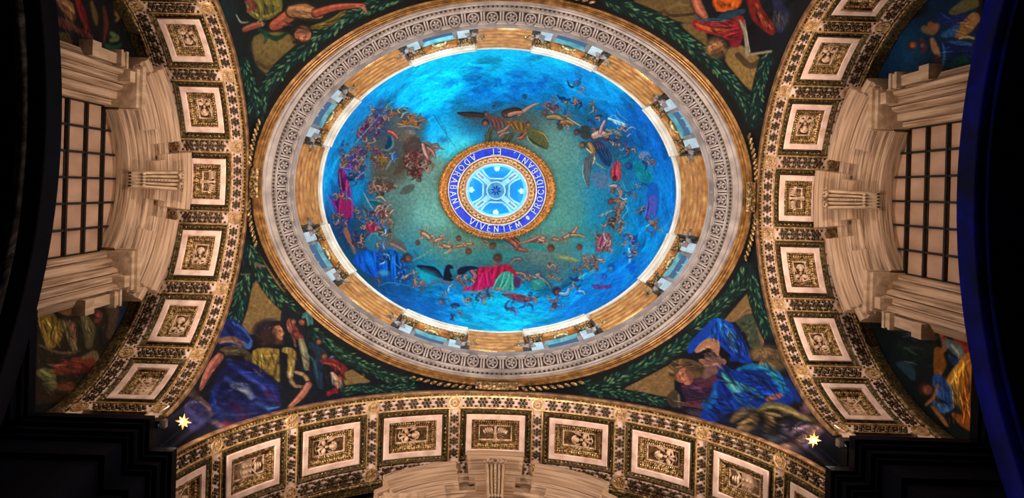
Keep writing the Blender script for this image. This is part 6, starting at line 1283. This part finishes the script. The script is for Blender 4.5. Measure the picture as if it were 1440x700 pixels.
CREASES([(10, 90), (160, 90), (180, 300), (140, 480), (20, 600), (0, 300)], 70, 60, 80, 8, .8, .35, 1.8); CREASES([(190, 300), (340, 330), (340, 540), (150, 500)], 60, 50, 70, 7, .8, .35, 1.8); CREASES([(250, 290), (520, 390), (500, 430), (300, 360)], 20, 24, 60, 6)
HEAD(100, 130, 24, (150, 90, 70), (50, 26, 24), 200); HEAD(45, 120, 20, (140, 100, 80), (60, 40, 30), 60); HEAD(190, 230, 22, (130, 84, 66), (40, 26, 26), 120)
tile(820, 440, 4.375)
FACE(630, 385, 58, 150, (160, 104, 84), -1); CREASES([(540, 290), (740, 310), (760, 380), (700, 330), (560, 340)], 20, 26, 60, 8, .9); CREASES([(600, 440), (860, 410), (780, 560), (660, 560)], 20, 40, 100, 8, .8, .4, 1.8); CREASES([(480, 500), (700, 540), (740, 680), (600, 620)], 20, 24, 80, 7)
tile(980, 360, 4.375)
CREASES([(80, 400), (130, 380), (220, 420), (290, 520), (330, 640), (260, 650), (130, 540), (60, 520), (-40, 600), (-50, 540)], 65, 60, 130, 11, .6, .35, 1.8); CREASES([(0, 570), (110, 540), (180, 660), (20, 690)], 30, 30, 80, 8)
CREASES([(350, 540), (540, 560), (560, 680), (360, 660)], 30, 36, 60, 8, .9)
tile(980, 490, 4.12)
CREASES([(110, 40), (180, 120), (300, 100), (430, 90), (520, 200), (560, 300), (480, 330), (300, 360), (160, 380), (60, 460), (20, 380), (80, 260)], 35, 110, 140, 12, .7, .3, 1.8); CREASES([(200, 380), (420, 330), (700, 410), (740, 440), (640, 560), (440, 600), (250, 480)], 10, 110, 120, 11, .9, .35, 1.7)
CREASES([(440, 590), (600, 520), (750, 430), (740, 520), (560, 620)], -30, 30, 160, 10, .4, .4, 1.6)
tile(300, 0, 3.889)
FACE(490, 190, 46, 100, (150, 100, 76)); CREASES([(180, 0), (370, 0), (370, 60), (280, 110), (200, 80)], 60, 30, 60, 7); CREASES([(330, 140), (430, 40), (580, 60), (560, 110), (400, 170)], 20, 26, 70, 7, .8, .5, 1.5); CREASES([(540, 160), (720, 50), (740, 80), (600, 170)], -25, 14, 70, 6)
CREASES([(230, 210), (420, 190), (330, 390), (250, 360)], 70, 40, 40, 5, .5, .75, 1.25)
tile(860, 0, 3.889)
FACE(565, 262, 46, 250, (146, 104, 70)); CREASES([(450, 110), (720, 90), (700, 240), (600, 200)], 15, 40, 90, 8); CREASES([(560, 0), (700, 0), (680, 50), (580, 60)], 70, 20, 50, 7); CREASES([(760, 0), (840, 60), (890, 180), (800, 140)], 60, 24, 80, 8); CREASES([(880, 0), (960, 60), (940, 170), (880, 120)], 70, 20, 80, 8); CREASES([(640, 250), (820, 340), (790, 470), (730, 460)], 70, 30, 40, 5, .5, .75, 1.25)
tile(40, 400, 3.89)
CREASES([(50, 150), (280, 150), (380, 250), (260, 380), (60, 340)], 70, 80, 80, 8, .8, .4, 1.6); CREASES([(60, 380), (370, 380), (300, 600), (60, 620)], 20, 60, 90, 8, .8, .4, 1.7)
tile(1210, 430, 3.683)
CREASES([(480, 300), (590, 250), (595, 650), (480, 600), (440, 420)], 80, 60, 120, 9, .5, .4, 1.6); CREASES([(380, 360), (480, 380), (480, 560), (370, 520)], 60, 30, 70, 8); CREASES([(190, 100), (400, 150), (380, 330), (200, 380)], 20, 30, 90, 9, .8, .5, 2)
tile(60, 0, 5.835)
CREASES([(110, 0), (420, 0), (420, 360), (120, 360)], 65, 70, 120, 10, .8, .4, 1.7)
tile(1210, 0, 4.667)
CREASES([(500, 60), (740, 60), (740, 480), (500, 460)], 20, 60, 110, 9, .8, .4, 1.8)
# ================================================================== PAINTED SURFACES
def chart(P):
    """where a point of the vault falls on the painters' cartoon, laid out from the floor under the dome (numpy, N x 3)"""
    x = P[:, 0]-CX; y = P[:, 1]-CY; z = P[:, 2]
    return PX0+F_PX*(cr*x-sr*y)/z, PY0+F_PX*(sr*x+cr*y)/z
def sample(canvas, P):
    u, v = chart(P); u = np.clip((u+M0)*SS-.5, 0, canvas.shape[1]-1.001); v = np.clip((v+M0)*SS-.5, 0, canvas.shape[0]-1.001)
    i = u.astype(int); j = v.astype(int); fu = (u-i)[:, None]; fv = (v-j)[:, None]
    c = canvas[j, i]*(1-fu)*(1-fv)+canvas[j, i+1]*fu*(1-fv)+canvas[j+1, i]*(1-fu)*fv+canvas[j+1, i+1]*fu*fv
    c = np.clip(c, 0, 1)**1.12; return np.where(c <= .04045, c/12.92, ((c+.055)/1.055)**2.4)
def fresco(name, P, closed, mat, canvas, parent=None, gain=1.0):
    """P: rows x cols x 3 grid of points"""
    r, c = P.shape[:2]; V = P.reshape(-1, 3)
    idx = np.arange(r*c).reshape(r, c)
    if closed:
        a = idx[:-1]; b2 = np.roll(idx, -1, 1)[:-1]; c2 = np.roll(idx, -1, 1)[1:]; d = idx[1:]
    else:
        a = idx[:-1, :-1]; b2 = idx[:-1, 1:]; c2 = idx[1:, 1:]; d = idx[1:, :-1]
    Q = np.stack([a, b2, c2, d], -1).reshape(-1, 4)
    me = bpy.data.meshes.new(name)
    me.vertices.add(len(V)); me.vertices.foreach_set('co', V.astype(np.float32).ravel())
    me.loops.add(Q.size); me.loops.foreach_set('vertex_index', Q.astype(np.int32).ravel())
    me.polygons.add(len(Q)); me.polygons.foreach_set('loop_start', np.arange(0, Q.size, 4, dtype=np.int32))
    me.update(calc_edges=True); me.validate()
    me.polygons.foreach_set('use_smooth', np.ones(len(Q), bool))
    at = me.color_attributes.new('fresco', 'FLOAT_COLOR', 'POINT')
    col = np.ones((len(V), 4), np.float32); col[:, :3] = sample(canvas, V)*gain
    at.data.foreach_set('color', col.ravel()); me.materials.append(MATS[mat])
    return link(name, me, parent)
# dome
nt_, nr_ = 1300, 210
ph = np.linspace(0, PI/2, nr_)[:, None]; tt = np.linspace(0, 2*PI, nt_, endpoint=False)[None, :]
a0, b0, a1, b1 = 8.30, 6.64, 83*38.9/F_PX, 69*38.9/F_PX
q = 1-np.cos(ph)**1.0
A_ = a0+(a1-a0)*(1-np.cos(ph)); B_ = b0+(b1-b0)*(1-np.cos(ph)); Z_ = 31.7+7.25*np.sin(ph)
P = np.stack([A_*np.cos(tt), B_*np.sin(tt), Z_+0*tt], -1)
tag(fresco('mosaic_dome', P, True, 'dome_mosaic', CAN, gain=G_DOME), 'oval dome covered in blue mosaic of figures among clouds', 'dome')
# pendentives
def arch_z(side, v):
    if side == 'x': s_ = np.clip(np.abs(v)/BA, 0, 1); return ZC-BA+BA*np.sqrt(1-s_**2)
    s_ = np.clip(np.abs(v)/AA, 0, 1); return ZC-RB+RB*np.sqrt(1-s_**2)
XF, YF = 9.56, 7.56
labs = {(-1, 1): 'lower left pendentive mosaic: bearded man in yellow tunic and blue cloak', (1, 1): 'lower right pendentive mosaic: stooping figure in bright blue mantle',
        (-1, -1): 'upper left pendentive mosaic: dark-haired figure with outstretched arm', (1, -1): 'upper right pendentive mosaic: figure in red and orange drapery with a book'}
for sx in (-1, 1):
    for sy in (-1, 1):
        m, n = 190, 520
        # azimuths packed more densely near the corner
        th = np.linspace(0, PI/2, n); th = th
        dx, dy = np.cos(th)*XF, np.sin(th)*YF
        k = np.minimum(XF/np.maximum(dx, 1e-9), YF/np.maximum(dy, 1e-9)); lx, ly = dx*k, dy*k
        onx = lx > XF-1e-6
        lz = np.where(onx, arch_z('x', ly), arch_z('y', lx)); lz = np.minimum(lz, ZC-.02)
        lz = np.maximum(lz, 17.7)
        ua, ub, uz = lev(351.5, 274.5, 25.64); ux, uy = ua*np.cos(th), ub*np.sin(th)
        w_ = np.linspace(0, 1, m)[:, None]
        X = lx+(ux-lx)*w_; Y = ly+(uy-ly)*w_
        d = np.hypot(ux-lx, uy-ly)
        Z = lz+(uz-lz)*(1-(1-w_)**1.8)
        # round off the hollow of the pendentive towards the ring
        kn = np.arange(-34, 35)
        for i in range(m):
            sg_ = .3+13*w_[i, 0]*(1-w_[i, 0]); g = np.exp(-kn**2/(2*sg_*sg_)); g /= g.sum()
            for M_ in (X, Y, Z):
                M_[i] = np.convolve(np.pad(M_[i], 34, 'reflect', reflect_type='odd'), g, 'valid') if 0 < i < m-1 else M_[i]
        P = np.stack([sx*X, sy*Y, Z], -1)
        tag(fresco('pendentive_mosaic', P, False, 'pendentive_mosaic', CAN, gain=G_PEND), labs[(sx, sy)], 'mosaic')
# lunette mosaics on the side walls, beside the window surrounds
for sx in (-1, 1):
    for sy in (-1, 1):
        m, n = 190, 150
        y = np.linspace(3.3, 6.9, n)[None, :]; s_ = np.clip(y/(BA+.1), 0, 1); top = ZC-BA+(BA+.1)*np.sqrt(1-s_**2)
        z = 17.0+(np.maximum(top, 17.6)-17.0)*np.linspace(0, 1, m)[:, None]
        P = np.stack([np.full_like(z, sx*13.12), sy*(y+0*z), z], -1)
        lab = {(-1, 1): 'lunette mosaic below the left window in the picture, brown and yellow figures', (1, 1): 'lunette mosaic below the right window in the picture, figure in orange robe',
               (-1, -1): 'lunette mosaic above the left window in the picture, dark red and brown', (1, -1): 'lunette mosaic above the right window in the picture, mostly dark blue'}[(sx, sy)]
        tag(fresco('lunette_mosaic', P, False, 'lunette_mosaic', CAN, gain=G_LUN), lab, 'mosaic')
    mb = MB()
    rows = [[(sx*13.29, 6.9*sin(a), 17.0), (sx*13.29, 6.9*sin(a), max(17.0, ZC-BA+6.95*cos(a)))] for a in [-PI/2+PI*i/40 for i in range(41)]]
    grid(mb, rows)
    # plain wall between mosaic and window
    struct(mb.build('trim_9' if sx < 0 else 'trim_10', 'dim_plaster'))
